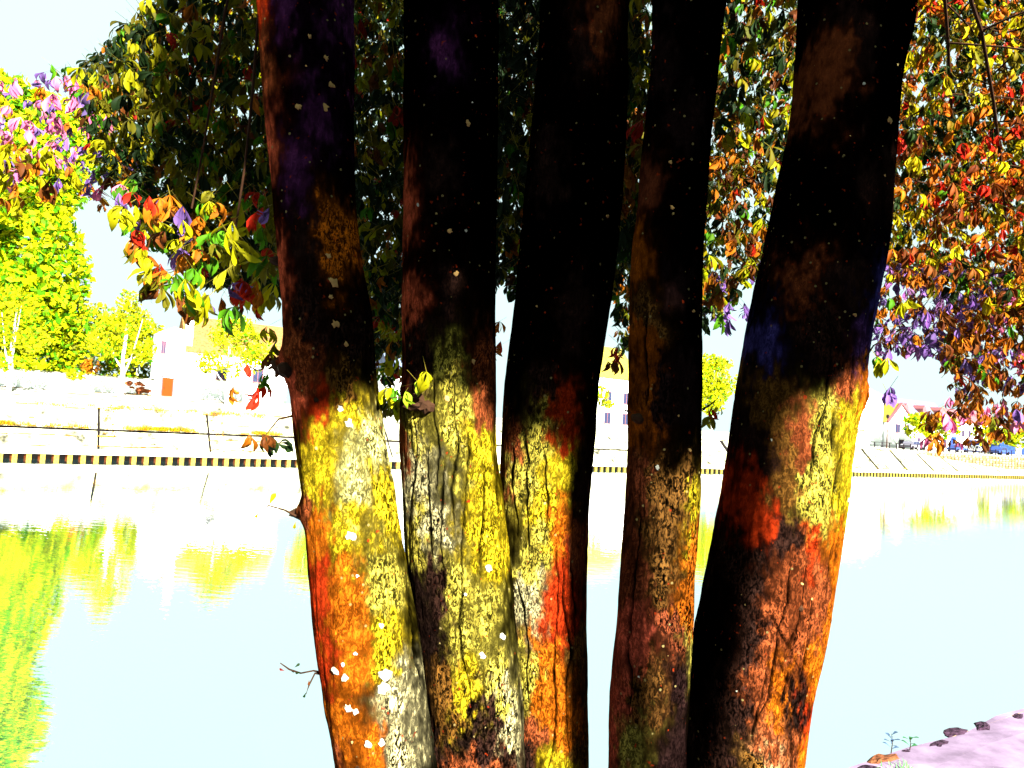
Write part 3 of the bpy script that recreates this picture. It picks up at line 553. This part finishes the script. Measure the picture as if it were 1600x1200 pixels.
for k, sd in STEMS.items():
    rows = np.array(sd['rows'], float); Dd = sd['D']
    ys = np.concatenate([np.arange(-700, -60, 22), np.arange(-60, 1230, 3.6), np.arange(1230, 1705, 16)])
    th = np.concatenate([np.linspace(-np.pi*1.06, np.pi*.06, 230), np.linspace(np.pi*.06, np.pi*.94, 40)[1:-1]])   # front faces -Y
    Lx = np.interp(ys, rows[:, 0], rows[:, 1]); Rx = np.interp(ys, rows[:, 0], rows[:, 2])
    ker = np.hanning(41); ker /= ker.sum()
    sm = lambda a: np.convolve(np.pad(a, 20, mode='edge'), ker, 'valid')
    Lx2, Rx2 = sm(Lx), sm(Rx)
    cx = (Lx2+Rx2)/2; rad = (Rx2-Lx2)/2*Dd/FOC
    # depth drifts so that the stems meet at the foot
    drift = np.interp(ys, [-700, 0, 1200, 1700], [.1, .03, 0, 0])
    cen = np.stack([P(a, b, Dd+rr+dr) for a, b, rr, dr in zip(cx, ys, rad, drift)])
    cen[:, 0] = CAM[0]+(cen[:, 0]-CAM[0])*1.0
    cc, ss = np.cos(th), np.sin(th)
    V = cen[:, None, :]+rad[:, None, None]*np.stack([cc, ss, 0*cc], -1)[None]*1.0
    q = V.copy(); 
    U = np.broadcast_to(cc[None, :], V.shape[:2]); YY = np.broadcast_to(ys[:, None], V.shape[:2]); XX = cx[:, None]+U*((Rx2-Lx2)/2)[:, None]
    front = np.broadcast_to((ss < .1)[None], V.shape[:2])
    big = fbm(q*np.array([7, 7, 2.2])+k*11, 3)*.006
    fib = fbm(q*np.array([60, 60, 7])+k*5, 3)*.0026
    disp = big+fib
    crk = np.zeros(V.shape[:2])
    wob = fbm(np.stack([YY*.02, 0*YY+k, 0*YY], -1), 3)*3.2+fbm(np.stack([YY*.11, 0*YY+k*3, 0*YY], -1), 2)*1.2
    for pl_ in CRK.get(k, []):
        py_ = np.array([p[1] for p in pl_], float); px_ = np.array([p[0] for p in pl_], float); o_ = np.argsort(py_); py_, px_ = py_[o_], px_[o_]
        t_ = np.clip((YY-py_[0])/(py_[-1]-py_[0]), 0, 1); inside = (YY > py_[0]) & (YY < py_[-1]) & front
        wv_ = np.sin(t_*np.pi)**.5*(1.7+1.2*vnoise(np.stack([YY*.03, 0*YY+px_[0], 0*YY], -1)))
        dist = np.abs(XX-(np.interp(YY, py_, px_)+wob))
        crk = np.maximum(crk, inside*np.exp(-(dist/np.maximum(wv_, .3))**2))
    # faint natural furrows all round
    fur = np.clip(1-np.abs(fbm(q*np.array([26, 26, 3.2])+k*9, 2))*9, 0, 1)*.35*(fbm(q*6.0+k, 2) > -.1)
    disp = disp-.009*crk-.005*fur
    # swellings and knots
    for (kk, bx, by, br, bh) in [(1, 452, 575, 26, .018), (1, 470, 805, 18, .012), (1, 500, 520, 60, .004), (2, 665, 640, 34, .012), (5, 1350, 608, 30, .012), (5, 1258, 655, 26, .01), (5, 1245, 800, 26, .012), (5, 1220, 1050, 40, -.006), (4, 1000, 640, 20, .006), (1, 570, 1165, 13, -.006), (1, 508, 630, 7, -.003)]:
        if kk == k: disp = disp+bh*np.exp(-((XX-bx)**2+(YY-by)**2)/br**2)*front*(1+.5*fbm(q*40, 2))
    V = V+disp[..., None]*np.stack([cc, ss, 0*cc], -1)[None]
    # bark colour by place on the stem, with the painted shade and rim light
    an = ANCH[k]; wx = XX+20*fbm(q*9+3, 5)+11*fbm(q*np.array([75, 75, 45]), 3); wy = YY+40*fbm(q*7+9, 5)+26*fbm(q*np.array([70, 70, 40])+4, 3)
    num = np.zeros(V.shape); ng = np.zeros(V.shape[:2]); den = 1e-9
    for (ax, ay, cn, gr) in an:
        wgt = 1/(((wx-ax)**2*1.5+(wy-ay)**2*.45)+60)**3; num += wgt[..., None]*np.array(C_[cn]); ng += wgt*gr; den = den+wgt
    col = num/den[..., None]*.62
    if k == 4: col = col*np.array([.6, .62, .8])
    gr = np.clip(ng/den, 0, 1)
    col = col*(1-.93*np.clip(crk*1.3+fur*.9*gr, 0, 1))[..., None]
    nr, ntt = V.shape[:2]
    idx = np.arange(nr*ntt).reshape(nr, ntt); a_ = idx[:-1]; b_ = idx[1:]
    F_ = np.stack([a_, b_, np.roll(b_, -1, 1), np.roll(a_, -1, 1)], -1).reshape(-1, 4)
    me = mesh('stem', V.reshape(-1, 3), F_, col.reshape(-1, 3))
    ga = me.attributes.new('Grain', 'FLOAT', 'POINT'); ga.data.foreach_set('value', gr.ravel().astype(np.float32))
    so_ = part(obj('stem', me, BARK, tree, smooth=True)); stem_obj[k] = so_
    def fn(x, y, cx=cx, ys=ys, rad=rad, Dd=Dd, hw=(Rx2-Lx2)/2, cen=cen):
        c = np.array([np.interp(y, ys, cen[:, i]) for i in range(3)]); r_ = np.interp(y, ys, rad); u = np.clip((x-np.interp(y, ys, cx))/np.interp(y, ys, hw), -1, 1)
        nrm = np.array([u, -math.sqrt(max(0, 1-u*u)), 0]); return c+nrm*r_, nrm
    def fn(x, y, XX=XX, YY=YY, V=V, fr=front, cen=cen, ys=ys):
        i = int(np.argmin((XX[:, 60:170:1]*0+YY[:, 60:170]-y)[:, 0]**2)); j = int(np.argmin((XX[i]-x)**2+1e6*(~fr[i]))); n_ = V[i, j]-cen[i]; n_[2] = 0
        return V[i, j].copy(), n_/np.linalg.norm(n_)
    stem_fn[k] = fn
so_['label'] = 'stem with orange and yellow lit bark and deep cracks'; stem_obj[1]['label'] = 'stem with orange and yellow bark and white lichen discs'

# lichen discs, knots, broken stubs on the stems
lich = mat('white_lichen', (.24, .24, .19), .95, (60, .75, 1.15)); lichy = mat('yellow_lichen', (.2, .12, .04), .95, (60, .7, 1.2))
def disc(stem, x, y, r_, mt, h_=.0035):
    p, n = stem_fn[stem](x, y); n = Vector(n); a = n.orthogonal().normalized(); b = n.cross(a); v = []; K = 11
    jit = [1+random.uniform(-.42, .36) for _ in range(K)]
    for rr, hh in ((1.0, -.004), (.85, h_*.8), (.4, h_)):
        for i in range(K): t = 2*math.pi*i/K; v.append(Vector(p)+(a*math.cos(t)+b*math.sin(t)*1.15)*r_*rr*jit[i]+n*hh)
    f_ = [(j*K+i, j*K+(i+1) % K, (j+1)*K+(i+1) % K, (j+1)*K+i) for j in range(2) for i in range(K)]+[tuple(2*K+i for i in range(K))]
    obj('lichen', mesh('lichen', v, f_), mt, stem_obj[stem])
LW = [(541, 1023, 6), (557, 1030, 5), (555, 1035, 4), (617, 1026, 10), (612, 1046, 10), (565, 827, 8), (560, 1077, 5.5), (572, 1081, 5), (590, 1128, 6), (612, 1126, 6), (620, 1191, 6), (572, 994, 3), (575, 885, 3), (610, 954, 4), (561, 660, 7), (548, 640, 5)]
for x, y, r_ in LW: disc(1, x, y, r_*1.8/FOC, lich)
for x, y, r_ in [(530, 412, 5), (538, 452, 7), (541, 512, 6), (534, 474, 3.5), (486, 195, 5), (526, 190, 6), (535, 152, 5), (527, 115, 4), (504, 90, 3.5), (556, 540, 4)]: disc(1, x, y, r_*1.8/FOC, lichy)
for s, x, y, r_ in [(2, 767, 874, 6), (2, 758, 998, 5), (2, 788, 973, 5), (2, 705, 623, 5), (2, 747, 566, 4), (2, 738, 217, 4.5), (2, 720, 440, 4), (2, 710, 381, 4), (3, 946, 350, 3), (4, 1015, 729, 3.5), (4, 1036, 271, 3), (4, 1038, 341, 3.5), (4, 1068, 700, 3), (5, 1358, 212, 4.5), (5, 1311, 770, 5), (5, 1300, 503, 3)]: disc(s, x, y, r_*1.95/FOC, lich if y > 700 else lichy)
for _ in range(24):
    s = random.choice([1, 1, 2, 3, 4, 5]); rows = np.array(STEMS[s]['rows'], float); y = random.uniform(20, 1190); L_, R_ = np.interp(y, rows[:, 0], rows[:, 1]), np.interp(y, rows[:, 0], rows[:, 2])
    disc(s, random.uniform(L_+20, R_-14), y, random.uniform(1.6, 3)*1.9/FOC, random.choice([lich, lichy, lichy]), .002)
def knot(stem, x, y, r_, ln, dr=(0, 0), name='knot', mt='brown'):
    p, n = stem_fn[stem](x, y); d = np.array(n)+np.array([dr[0], 0, dr[1]]); d /= np.linalg.norm(d)
    pts = [p-d*.01, p+d*ln*.4+rng.normal(size=3)*.002, p+d*ln]
    mb = MB(); mb.tube(pts, [r_*1.3, r_, r_*.6], 12); v = np.array(mb.v); v = v+rng.normal(size=v.shape)*r_*.14
    obj(name, mesh(name, v, mb.f), M[mt], stem_obj[stem])
knot(1, 447, 578, .022, .022, (-.6, 0)); knot(1, 462, 585, .018, .016); knot(1, 466, 808, .012, .022, (-.6, 0)); knot(1, 437, 415, .012, .018, (-.5, .2)); knot(2, 660, 632, .02, .035, (-.5, 0)); knot(2, 675, 640, .016, .02); knot(4, 992, 655, .012, .02, (-.5, 0)); knot(1, 570, 1168, .008, .004); knot(1, 508, 629, .006, .004); knot(5, 1216, 925, .008, .004)

# ------------------------------------------------------------------ chestnut leaves
def leaflet(L_, wd, curl, fold):
    """narrow base, broad near the tip; folded along the midrib, curling down"""
    pr = [(0, .04), (.28, .32), (.52, .7), (.74, 1.), (.9, .72), (1., .0)]
    v = []; 
    for t, w_ in pr:
        x_ = L_*(t if curl == 0 else math.sin(curl*t)/curl); z = -L_*(0 if curl == 0 else (1-math.cos(curl*t))/curl)
        hw = wd*w_*.5
        v += [(x_, -hw, z+fold*hw*(1+.5*random.random())), (x_, 0, z), (x_, hw, z+fold*hw*(1+.5*random.random()))]
    f_ = []
    for i in range(len(pr)-1):
        a = i*3; f_ += [(a, a+3, a+4, a+1), (a+1, a+4, a+5, a+2)]
    return np.array(v), f_
def palmate(n, L_, droop, narrow=.29, shrivel=0.):
    V_, F_, K_ = [], [], []; b = 0
    for i in range(n):
        ang = (i-(n-1)/2)*R(random.uniform(33, 44)); l = L_*(1-.38*abs(i-(n-1)/2)/((n-1)/2+.01))*random.uniform(.85, 1.1)
        v, f_ = leaflet(l, l*narrow*random.uniform(.8, 1.15), random.uniform(.2, 1.5)+shrivel, random.uniform(.1, .8)+shrivel*.6)
        roll = random.uniform(-.6, .6); pit = droop+random.uniform(-.25, .35)
        m_ = Matrix.Rotation(ang, 3, 'Z') @ Matrix.Rotation(pit, 3, 'Y') @ Matrix.Rotation(roll, 3, 'X')
        v = v @ np.array(m_).T
        V_.append(v); F_ += [tuple(q+b for q in x) for x in f_]; K_ += [i]*len(v); b += len(v)
    # petiole
    pt = np.array([(-L_*.7, -.0012, L_*.45), (-L_*.7, .0012, L_*.45), (0, .0012, 0), (0, -.0012, 0)]); V_.append(pt); F_.append((b, b+1, b+2, b+3)); K_ += [-1]*4
    return np.concatenate(V_), np.array(F_), np.array(K_)
PROTO = [palmate(random.choice([5, 5, 7]), .105, random.uniform(.3, 1.1), shrivel=random.choice([0, .4, .8, 1.3])) for _ in range(14)]
def rotz(a): c, s = np.cos(a), np.sin(a); z = np.zeros_like(a); o = np.ones_like(a); return np.stack([np.stack([c, -s, z], -1), np.stack([s, c, z], -1), np.stack([z, z, o], -1)], -2)
def leaf_cloud(name, pos, cols, scale=1., parent=None, tri=True):
    """all leaves in one mesh: pos (n,3), cols (n,3)"""
    n = len(pos); pick = rng.integers(0, len(PROTO), n); az = rng.random(n)*6.283; tl = rng.normal(size=n)*.35; s = scale*(.65+.6*rng.random(n))
    VV, FF, CC = [], [], []; b = 0
    for pi, (v, f_, kk) in enumerate(PROTO):
        ix = np.where(pick == pi)[0]
        if not len(ix): continue
        Rm = rotz(az[ix]); c, sn = np.cos(tl[ix]), np.sin(tl[ix]); z = 0*c; o = z+1
        Rx = np.stack([np.stack([o, z, z], -1), np.stack([z, c, -sn], -1), np.stack([z, sn, c], -1)], -2)
        W = np.einsum('nij,njk,mk->nmi', Rm, Rx, v)*s[ix][:, None, None]+pos[ix][:, None, :]
        m_ = len(v); VV.append(W.reshape(-1, 3)); FF.append((f_[None]+(np.arange(len(ix))*m_)[:, None, None]+b).reshape(-1, 4)); b += m_*len(ix)
        var = .55+.9*rng.random((len(ix), 9)); hue = rng.normal(size=(len(ix), 9))*.15
        cv = cols[ix][:, None, :]*var[:, kk][..., None]; cv[..., 1] *= (1+hue[:, kk]); cv[:, kk == -1] = (.1, .08, .01)
        CC.append(cv.reshape(-1, 3))
    me = mesh(name, np.concatenate(VV), np.concatenate(FF), np.clip(np.concatenate(CC), 0, 1))
    return me
def inpoly(x, y, pg):
    r_ = np.zeros(len(x), bool); n = len(pg); j = n-1
    for i in range(n):
        xi, yi = pg[i]; xj, yj = pg[j]; c = ((yi > y) != (yj > y)) & (x < (xj-xi)*(y-yi)/(yj-yi+1e-9)+xi); r_ ^= c; j = i
    return r_
def region(pg, n, d0, d1, pal, pw, clump=.0, seed=0):
    n = int(n*1.45)
    xs = np.array([p[0] for p in pg]); ys_ = np.array([p[1] for p in pg])
    x = rng.uniform(xs.min(), xs.max(), n*4); y = rng.uniform(ys_.min(), ys_.max(), n*4); k = inpoly(x, y, pg); x, y = x[k], y[k]
    d_ = rng.uniform(d0, d1, len(x))
    p = CAM+(fw[None]+rt[None]*((x-800)/FOC)[:, None]-up[None]*((y-600)/FOC)[:, None])*d_[:, None]
    n = int(n*.98)
    keep = fbm(p*2.4+seed, 3) > clump-.75; p = p[keep][:n]; x = x[keep][:n]; y = y[keep][:n]
    f_ = vnoise(p*1.6+seed*3)*.25
    fld = vnoise(p*2.2+seed*5)*.7+vnoise(p*6+seed)*.5+rng.normal(size=len(p))*.28
    rk = np.argsort(np.argsort(fld))/max(1, len(p)); c = np.array(pal)[np.minimum(np.searchsorted(np.cumsum(pw), rk), len(pal)-1)]
    return p, c, x, y
L_all = []
BIG = [DGN, GRN, OLV, YEL, ORG, RED, BRN]
L_all.append(region([(-200, -250), (1900, -250), (1900, -60), (-200, -60)], 2600, 3.2, 7, BIG, [0.1, 0.12, 0.2, 0.2, 0.2, 0.08, 0.1], .2, 9))
L_all.append(region([(230, 0), (300, -60), (440, -60), (440, 460), (330, 440), (270, 400), (215, 330), (150, 250), (110, 120)], 2000, 2.6, 4.8, BIG, [0.4, 0.06, 0.15, 0.24, 0.07, 0.03, 0.05], .15, 1))
L_all.append(region([(-40, 130), (120, 90), (210, 250), (250, 380), (130, 300), (60, 270), (-40, 300)], 130, 2.6, 4.5, [YEL, ORG, PUR, PNK, GRN], [.15, .1, .35, .35, .05], .1, 2))  # purple and pink leaf colours stand in for the glare haze
L_all.append(region([(-40, 210), (90, 230), (130, 280), (60, 320), (-40, 330)], 45, 2.3, 3.2, [YEL, ORG, BRN], [.5, .3, .2], 0, 12))
L_all.append(region([(170, 300), (440, 300), (440, 470), (330, 490), (230, 450)], 105, 1.9, 2.8, [GRN, OLV, YEL, ORG, RED, PUR, BRN], [.18, .1, .34, .16, .1, .06, .06], 0, 3))
L_all.append(region([(520, -80), (1000, -80), (1000, 430), (900, 470), (780, 440), (700, 500), (640, 560), (560, 540)], 6500, 2.7, 6.2, BIG, [0.70, 0.02, 0.09, 0.1, 0.04, 0.02, 0.03], -.2, 4))
L_all.append(region([(560, 400), (640, 400), (640, 640), (600, 640)], 110, 2.7, 4.5, BIG, [0.2, 0.15, 0.2, 0.3, 0.05, 0.05, 0.05], .1, 14))
L_all.append(region([(950, -80), (1260, -80), (1240, 420), (1180, 420), (1100, 500), (960, 540)], 2400, 2.7, 6.2, BIG, [0.4, 0.05, 0.14, 0.14, 0.14, 0.03, 0.1], .1, 5))
L_all.append(region([(1095, 430), (1190, 400), (1165, 500), (1110, 500)], 22, 2.8, 4.2, [PUR, GRN, DGN, OLV], [.5, .2, .15, .15], -.2, 6))
R7 = (1.25, 1.05, 1)
L_all.append(region([(1380, -80), (1900, -80), (1900, 470), (1560, 480), (1470, 450), (1385, 430), (1395, 200)], 5600, 3.2, 6.8, BIG, [0.24, 0.02, 0.1, 0.2, 0.22, 0.08, 0.14], -.05, 7))
L_all.append(region([(1370, 400), (1640, 420), (1640, 590), (1560, 600), (1480, 560), (1430, 540), (1370, 560)], 420, 3.4, 5.2, [PUR, PUR*.8+PNK*.2, ORG, BRN, GRN], [.44, .16, .2, .14, .06], .2, 8))  # purple leaf colour stands in for the backlit fringe against the sky
L_all.append(region([(1470, 470), (1900, 440), (1900, 640), (1590, 640), (1520, 660), (1480, 620)], 640, 3.4, 5.0, [ORG, BRN, PNK, OLV, PUR, RED], [.3, .25, .12, .15, .13, .05], .2, 10))
L_all.append(region([(1450, 640), (1560, 620), (1600, 660), (1540, 690), (1450, 698)], 40, 3.4, 4.4, [ORG, BRN, PNK], [.5, .35, .15], -.3, 11))
for i_, f_ in ((1, .62), (5, .5), (6, .6), (7, .75)): q_ = list(L_all[i_]); q_[1] = q_[1]*f_; L_all[i_] = tuple(q_)  # leaf colours darkened to paint deeper shade into the gaps
q_ = list(L_all[9]); q_[1] = q_[1]*np.array(R7); L_all[9] = tuple(q_)
# sprigs placed where they hang
SPR = [(400, 600, 1.9, 5, [ORG, RED, GRN, YEL], 26), (425, 560, 1.95, 4, [OLV, BRN], 16), (420, 690, 1.9, 6, [BRN, ORG, DGN], 22), (415, 520, 2.2, 2, [YEL, BRN], 14), (305, 480, 2.4, 1, [ORG], 4), (322, 478, 2.4, 1, [PUR], 4), (1377, 565, 2.3, 3, [YEL, GRN, PUR], 10), (1400, 480, 2.4, 3, [GRN, YEL], 14), (1395, 610, 2.4, 2, [PNK, PUR], 12), (968, 550, 2.4, 2, [ORG, RED], 8), (955, 570, 2.35, 2, [OLV, BRN], 8), (1115, 640, 2.3, 2, [RED, YEL], 8), (1110, 660, 2.2, 2, [YEL, OLV], 8), (1140, 505, 2.8, 2, [PUR], 6), (780, 520, 2.8, 3, [RED, ORG], 12), (655, 610, 1.88, 3, [YEL, np.array([.2, .3, .01])], 22), (620, 615, 1.9, 2, [YEL, GRN], 16), (640, 780, 2.05, 2, [YEL, ORG], 8), (785, 545, 2.6, 2, [RED, ORG], 10), (430, 800, 1.85, 0, [YEL], 8)]
SP = []
for (x, y, d_, n, pal, spd) in SPR:
    for i in range(n): SP.append((P(x+random.gauss(0, spd*.6), y+random.gauss(0, spd*.5)-8, d_+random.gauss(0, .04)), pal[random.randrange(len(pal))]))
pos = np.concatenate([a[0] for a in L_all]); cols = np.concatenate([a[1] for a in L_all]); xx = np.concatenate([a[2] for a in L_all]); yy = np.concatenate([a[3] for a in L_all])
# the 300 nearest that are in the frame are single leaves
dep = (pos-CAM)@fw
vis = (xx > 0) & (xx < 1600) & (yy > 0) & (yy < 1200)
inst = np.where(vis)[0]; inst = inst[np.argsort(dep[inst])][:300-len(SP)]
mask = np.ones(len(pos), bool); mask[inst] = False
fo = obj('foliage', leaf_cloud('foliage', pos[mask], cols[mask], .82), M['leaf'], tree, kind='stuff'); part(fo)
pm_cache = {}
def single(p, c, sc):
    key = (random.randrange(len(PROTO)), tuple(np.round(c, 3)))
    if key not in pm_cache:
        v, f_, kk = PROTO[key[0]]; var = .6+.8*rng.random(9); cv = c[None]*var[kk][:, None]; cv[kk == -1] = (.1, .08, .01)
        me = mesh('leaf', v, f_, cv); me.materials.append(M['leaf']); pm_cache[key] = me
    o = obj('leaf', pm_cache[key], None, tree, loc=Vector(p), rot=(random.gauss(0, .35), random.gauss(0, .25), random.uniform(0, 6.28))); part(o); o.scale = (sc,)*3
for i in inst: single(pos[i], cols[i], random.uniform(.6, 1.0))
for p, c in SP: single(p, c, random.uniform(.45, .8))
# branches
def branch(pts, r0, r1, name='branch'):
    pts = [np.array(p) for p in pts]; fine = []
    for i in range(len(pts)-1):
        for t in np.linspace(0, 1, 6, endpoint=False): fine.append(pts[i]*(1-t)+pts[i+1]*t)
    fine.append(pts[-1]); fine = [p+.03*np.array([float(vnoise(p*2+j*9)) for j in range(3)]) if 0 < i < len(fine) else p for i, p in enumerate(fine)]
    rs = list(np.linspace(r0, r1, len(fine))); part(obj(name, MB().tube(fine, rs, 7).me(name), M['brown'], tree)); return fine
TW = MB()
def boughs(start, ends, r0, r1, n_tw=14, tl=.5):
    for e in ends:
        f_ = branch([start, (np.array(start)*.6+np.array(e)*.4)+np.array([0, 0, .35]), e], r0, r1)
        for _ in range(n_tw):
            p = f_[random.randrange(5, len(f_))]; q = p+rng.normal(size=3)*tl*np.array([1, 1, .5])+np.array([0, 0, -.25*tl]); mid = (p+q)/2+np.array([0, 0, .08])
            cv = [p*(1-t)**2+2*mid*t*(1-t)+q*t*t for t in np.linspace(0, 1, 6)]; TW.tube(cv, list(np.linspace(.005, .0012, 6)), 5)
boughs(P(500, -500, 2.0), [P(300, 100, 3.2), P(200, 230, 3.4), P(380, 300, 3.0), P(300, 330, 2.4), P(370, 380, 2.1)], .008, .003, 0, .2)
boughs(P(910, -560, 2.2), [P(800, 50, 4.0), P(700, 200, 4.2), P(960, 150, 4.2), P(620, 60, 4.8)], .035, .01)
boughs(P(1110, -560, 2.1), [P(1180, 60, 4.0), P(1150, 300, 4.4), P(1000, 300, 4.3)], .03, .01)
boughs(P(1440, -300, 2.2), [P(1480, 120, 3.8), P(1560, 300, 4.2), P(1500, 420, 4.2), P(1580, 120, 4.4), P(1600, 560, 4.2), P(1680, 300, 4.4)], .012, .003, 14, .45)
branch([P(1560, 440, 4.2), P(1540, 560, 4.1), P(1500, 640, 4.0), P(1470, 668, 3.9)], .008, .002, 'twig')
branch([P(1430, 300, 3.6), P(1450, 330, 3.7), P(1560, 400, 3.9)], .006, .003, 'twig')
branch([P(1170, 60, 3.6), P(1140, 75, 3.7), P(1060, 110, 3.8)], .02, .01)
# little shoots growing straight from the stems
for pl_ in ([(462, 806, 1.88), (445, 797, 1.86), (420, 790, 1.84), (405, 800, 1.83)], [(506, 1052, 1.92), (490, 1048, 1.88), (470, 1052, 1.86), (452, 1046, 1.84), (438, 1036, 1.83)], [(506, 1054, 1.92), (492, 1052, 1.88), (483, 1070, 1.86), (478, 1085, 1.85)], [(655, 632, 1.93), (640, 620, 1.9), (610, 622, 1.87)], [(452, 570, 1.88), (430, 575, 1.88), (400, 578, 1.88), (385, 570, 1.89)], [(456, 650, 1.9), (435, 655, 1.9), (415, 680, 1.9)], [(1098, 640, 1.95), (1110, 632, 1.95), (1122, 622, 1.95)], [(1352, 560, 2.05), (1365, 540, 2.1), (1380, 530, 2.15)], [(985, 645, 1.95), (975, 640, 1.95), (962, 628, 1.95)]):
    part(obj('twig', MB().tube([P(*p) for p in pl_], [.0035]+[.0022]*(len(pl_)-2)+[.0012], 5).me('twig'), M['brown'], tree))
part(obj('twigs', TW.me('twigs'), M['brown'], tree, kind='stuff'))
def little(x, y, d_, L_, ang, c, nm='leaf'):
    v, f_ = leaflet(L_, L_*.42, .5, .3); me = mesh('leaf', v, np.array(f_), np.tile(c, (len(v), 1))); me.materials.append(M['leaf'])
    o = obj('leaf', me, None, tree, loc=Vector(P(x, y, d_)), rot=(R(80), ang, 0)); part(o)
little(420, 790, 1.84, .035, R(-70), YEL); little(405, 800, 1.83, .02, R(120), YEL*.8); little(462, 815, 1.86, .02, R(100), YEL*.7)
for (x, y, a) in ((452, 1046, 20), (460, 1043, -40), (483, 1062, 90), (478, 1082, 110), (470, 1050, 160), (445, 1048, 190)): little(x, y, 1.85, .016, R(a), random.choice([BRN, DGN, RED*.5]))

# ------------------------------------------------------------------ small weeds at the quay edge
def weed(px, py, hgt, n, col, label):
    b_ = atz(px, py, GZ); e = obj('weed', None, loc=b_, label=label, cat='plant')
    obj('stem', MB().tube([(0, 0, -.01), (.006, 0, hgt*.5), (0, 0, hgt)], [.003, .002, .001], 5).me('stem'), M['brown'], e)
    for i in range(n):
        v, f_ = leaflet(.045, .02, .4, .3); me = mesh('leaf', v, np.array(f_), np.tile(col*random.uniform(.6, 1.3), (len(v), 1)))
        obj('leaf', me, M['leaf'], e, loc=(0, 0, hgt*(.2+.8*i/n)), rot=(0, -.5, i*2.4))
weed(1392, 1177, .10, 9, np.array([.04, .07, .12]), 'small spindly grey weed at the near quay edge')
weed(1421, 1172, .07, 6, np.array([.02, .09, .03]), 'small green weed right of the spindly one at the near quay edge')

# ------------------------------------------------------------------ unseen tree added behind the viewer, shaped to shade the near stems
nb_base = np.array([0, 0, 0.])
def along(x, y, d_, k): return P(x, y, d_)+SUN*k
bp_ = along(960, 900, 2.05, 5.0)
nb = obj('added_shade_tree', None, loc=(bp_[0], bp_[1], GZ), label='unseen leafy tree added behind the viewer to shade the near stems', cat='tree')
NI = Matrix.Translation(-Vector(nb.location))
def npart(o): o.matrix_parent_inverse = NI; return o
for (xa, xb, hw_, dd) in ((922, 932, 30, 2.03), (1062, 1242, 44, 2.03)):  # added stems stand along the sun ray to cast two shadow bands
    a0 = along(xa, 1250, dd, 5.0); a1 = along(xb, 300, dd, 5.0); wdt = hw_*dd/FOC
    pts = [np.array([a0[0]*1.0, a0[1], GZ-.05])]+[a0*(1-t)+a1*t for t in np.linspace(0, 1, 7)]+[a1+np.array([.1, 0, 1.5])]
    npart(obj('stem', MB().tube(pts, [wdt*1.2]+[wdt]*7+[wdt*.7], 20).me('stem'), M['brown'], nb, smooth=True))  # stem of the added shade tree
nx = 8200
x = rng.uniform(290, 1450, nx); y = rng.uniform(-900, 760, nx); k_ = (x > 405) | (y < 40-(405-x)*.3); x, y = x[k_], y[k_]
bnd = np.interp(x, [300, 400, 460, 520, 560, 600, 640, 700, 780, 800, 880, 960, 1000, 1095, 1100, 1150, 1230, 1300, 1350, 1450], [480, 620, 690, 660, 600, 580, 575, 580, 590, 640, 655, 680, 735, 730, 700, 640, 620, 590, 570, 500])  # lower crown edge shaped to set the shadow line on the near stems
k_ = y < bnd-20+26*vnoise(np.stack([x*.02, y*.02, 0*x], -1)); x, y = x[k_], y[k_]
x2 = x; kk = rng.uniform(3.9, 5.6, len(x))
p = CAM+(fw[None]+rt[None]*((x-800)/FOC)[:, None]-up[None]*((y-600)/FOC)[:, None])*1.98+SUN[None]*kk[:, None]
npart(obj('foliage', leaf_cloud('foliage', p, np.array([GRN, OLV, YEL*.6, DGN])[rng.integers(0, 4, len(p))], 1.15), M['leaf'], nb, kind='stuff'))  # crown of the added shade tree
for e in (along(500, 200, 2, 4.7), along(800, 300, 2, 4.7), along(1300, 200, 2, 4.7)):
    npart(obj('branch', MB().tube([along(1000, -100, 2, 5.0), (along(1000, -100, 2, 5)+e)/2+np.array([0, 0, .2]), e], [.05, .035, .012], 7).me('branch'), M['brown'], nb))  # branch of the added shade tree
# unseen leafy screen added behind the viewer to cut sky light
hc = []
n = 26000; hs = rng.uniform(-14, 16, n); ho = rng.uniform(0, 1.1, n); hz = rng.uniform(0, 2.6, n)+.3*vnoise(np.stack([hs, ho, 0*hs], -1))
hp = np.stack([NQ(s, 6.2+o, GZ+z) for s, o, z in zip(hs, ho, hz)])
v, f_, c = quads_cloud(hp, 0, .11, np.array([DGN, GRN*.4, DGN])[rng.integers(0, 3, n)])
hd = obj('added_hedge', None, loc=NQ(0, 6.7), label='dense dark leafy screen added unseen behind the viewer to block sky light', cat='added_hedge')
o = obj('foliage', mesh('foliage', v, f_, c), M['leaf'], hd, kind='stuff'); o.matrix_parent_inverse = Matrix.Translation(-Vector(hd.location))  # leaves of the added screen
hb = MB(); 
q_ = [NQ(-14, 6.35, GZ), NQ(16, 6.35, GZ), NQ(16, 7.1, GZ), NQ(-14, 7.1, GZ)]; q2 = [p+np.array([0, 0, 2.3]) for p in q_]
hb.v = [tuple(p) for p in q_+q2]; hb.f = [(0, 1, 5, 4), (1, 2, 6, 5), (2, 3, 7, 6), (3, 0, 4, 7), (4, 5, 6, 7)]
o = obj('branches', hb.me('branches'), M['brown'], hd); o.matrix_parent_inverse = Matrix.Translation(-Vector(hd.location))  # solid box filling the added leafy screen
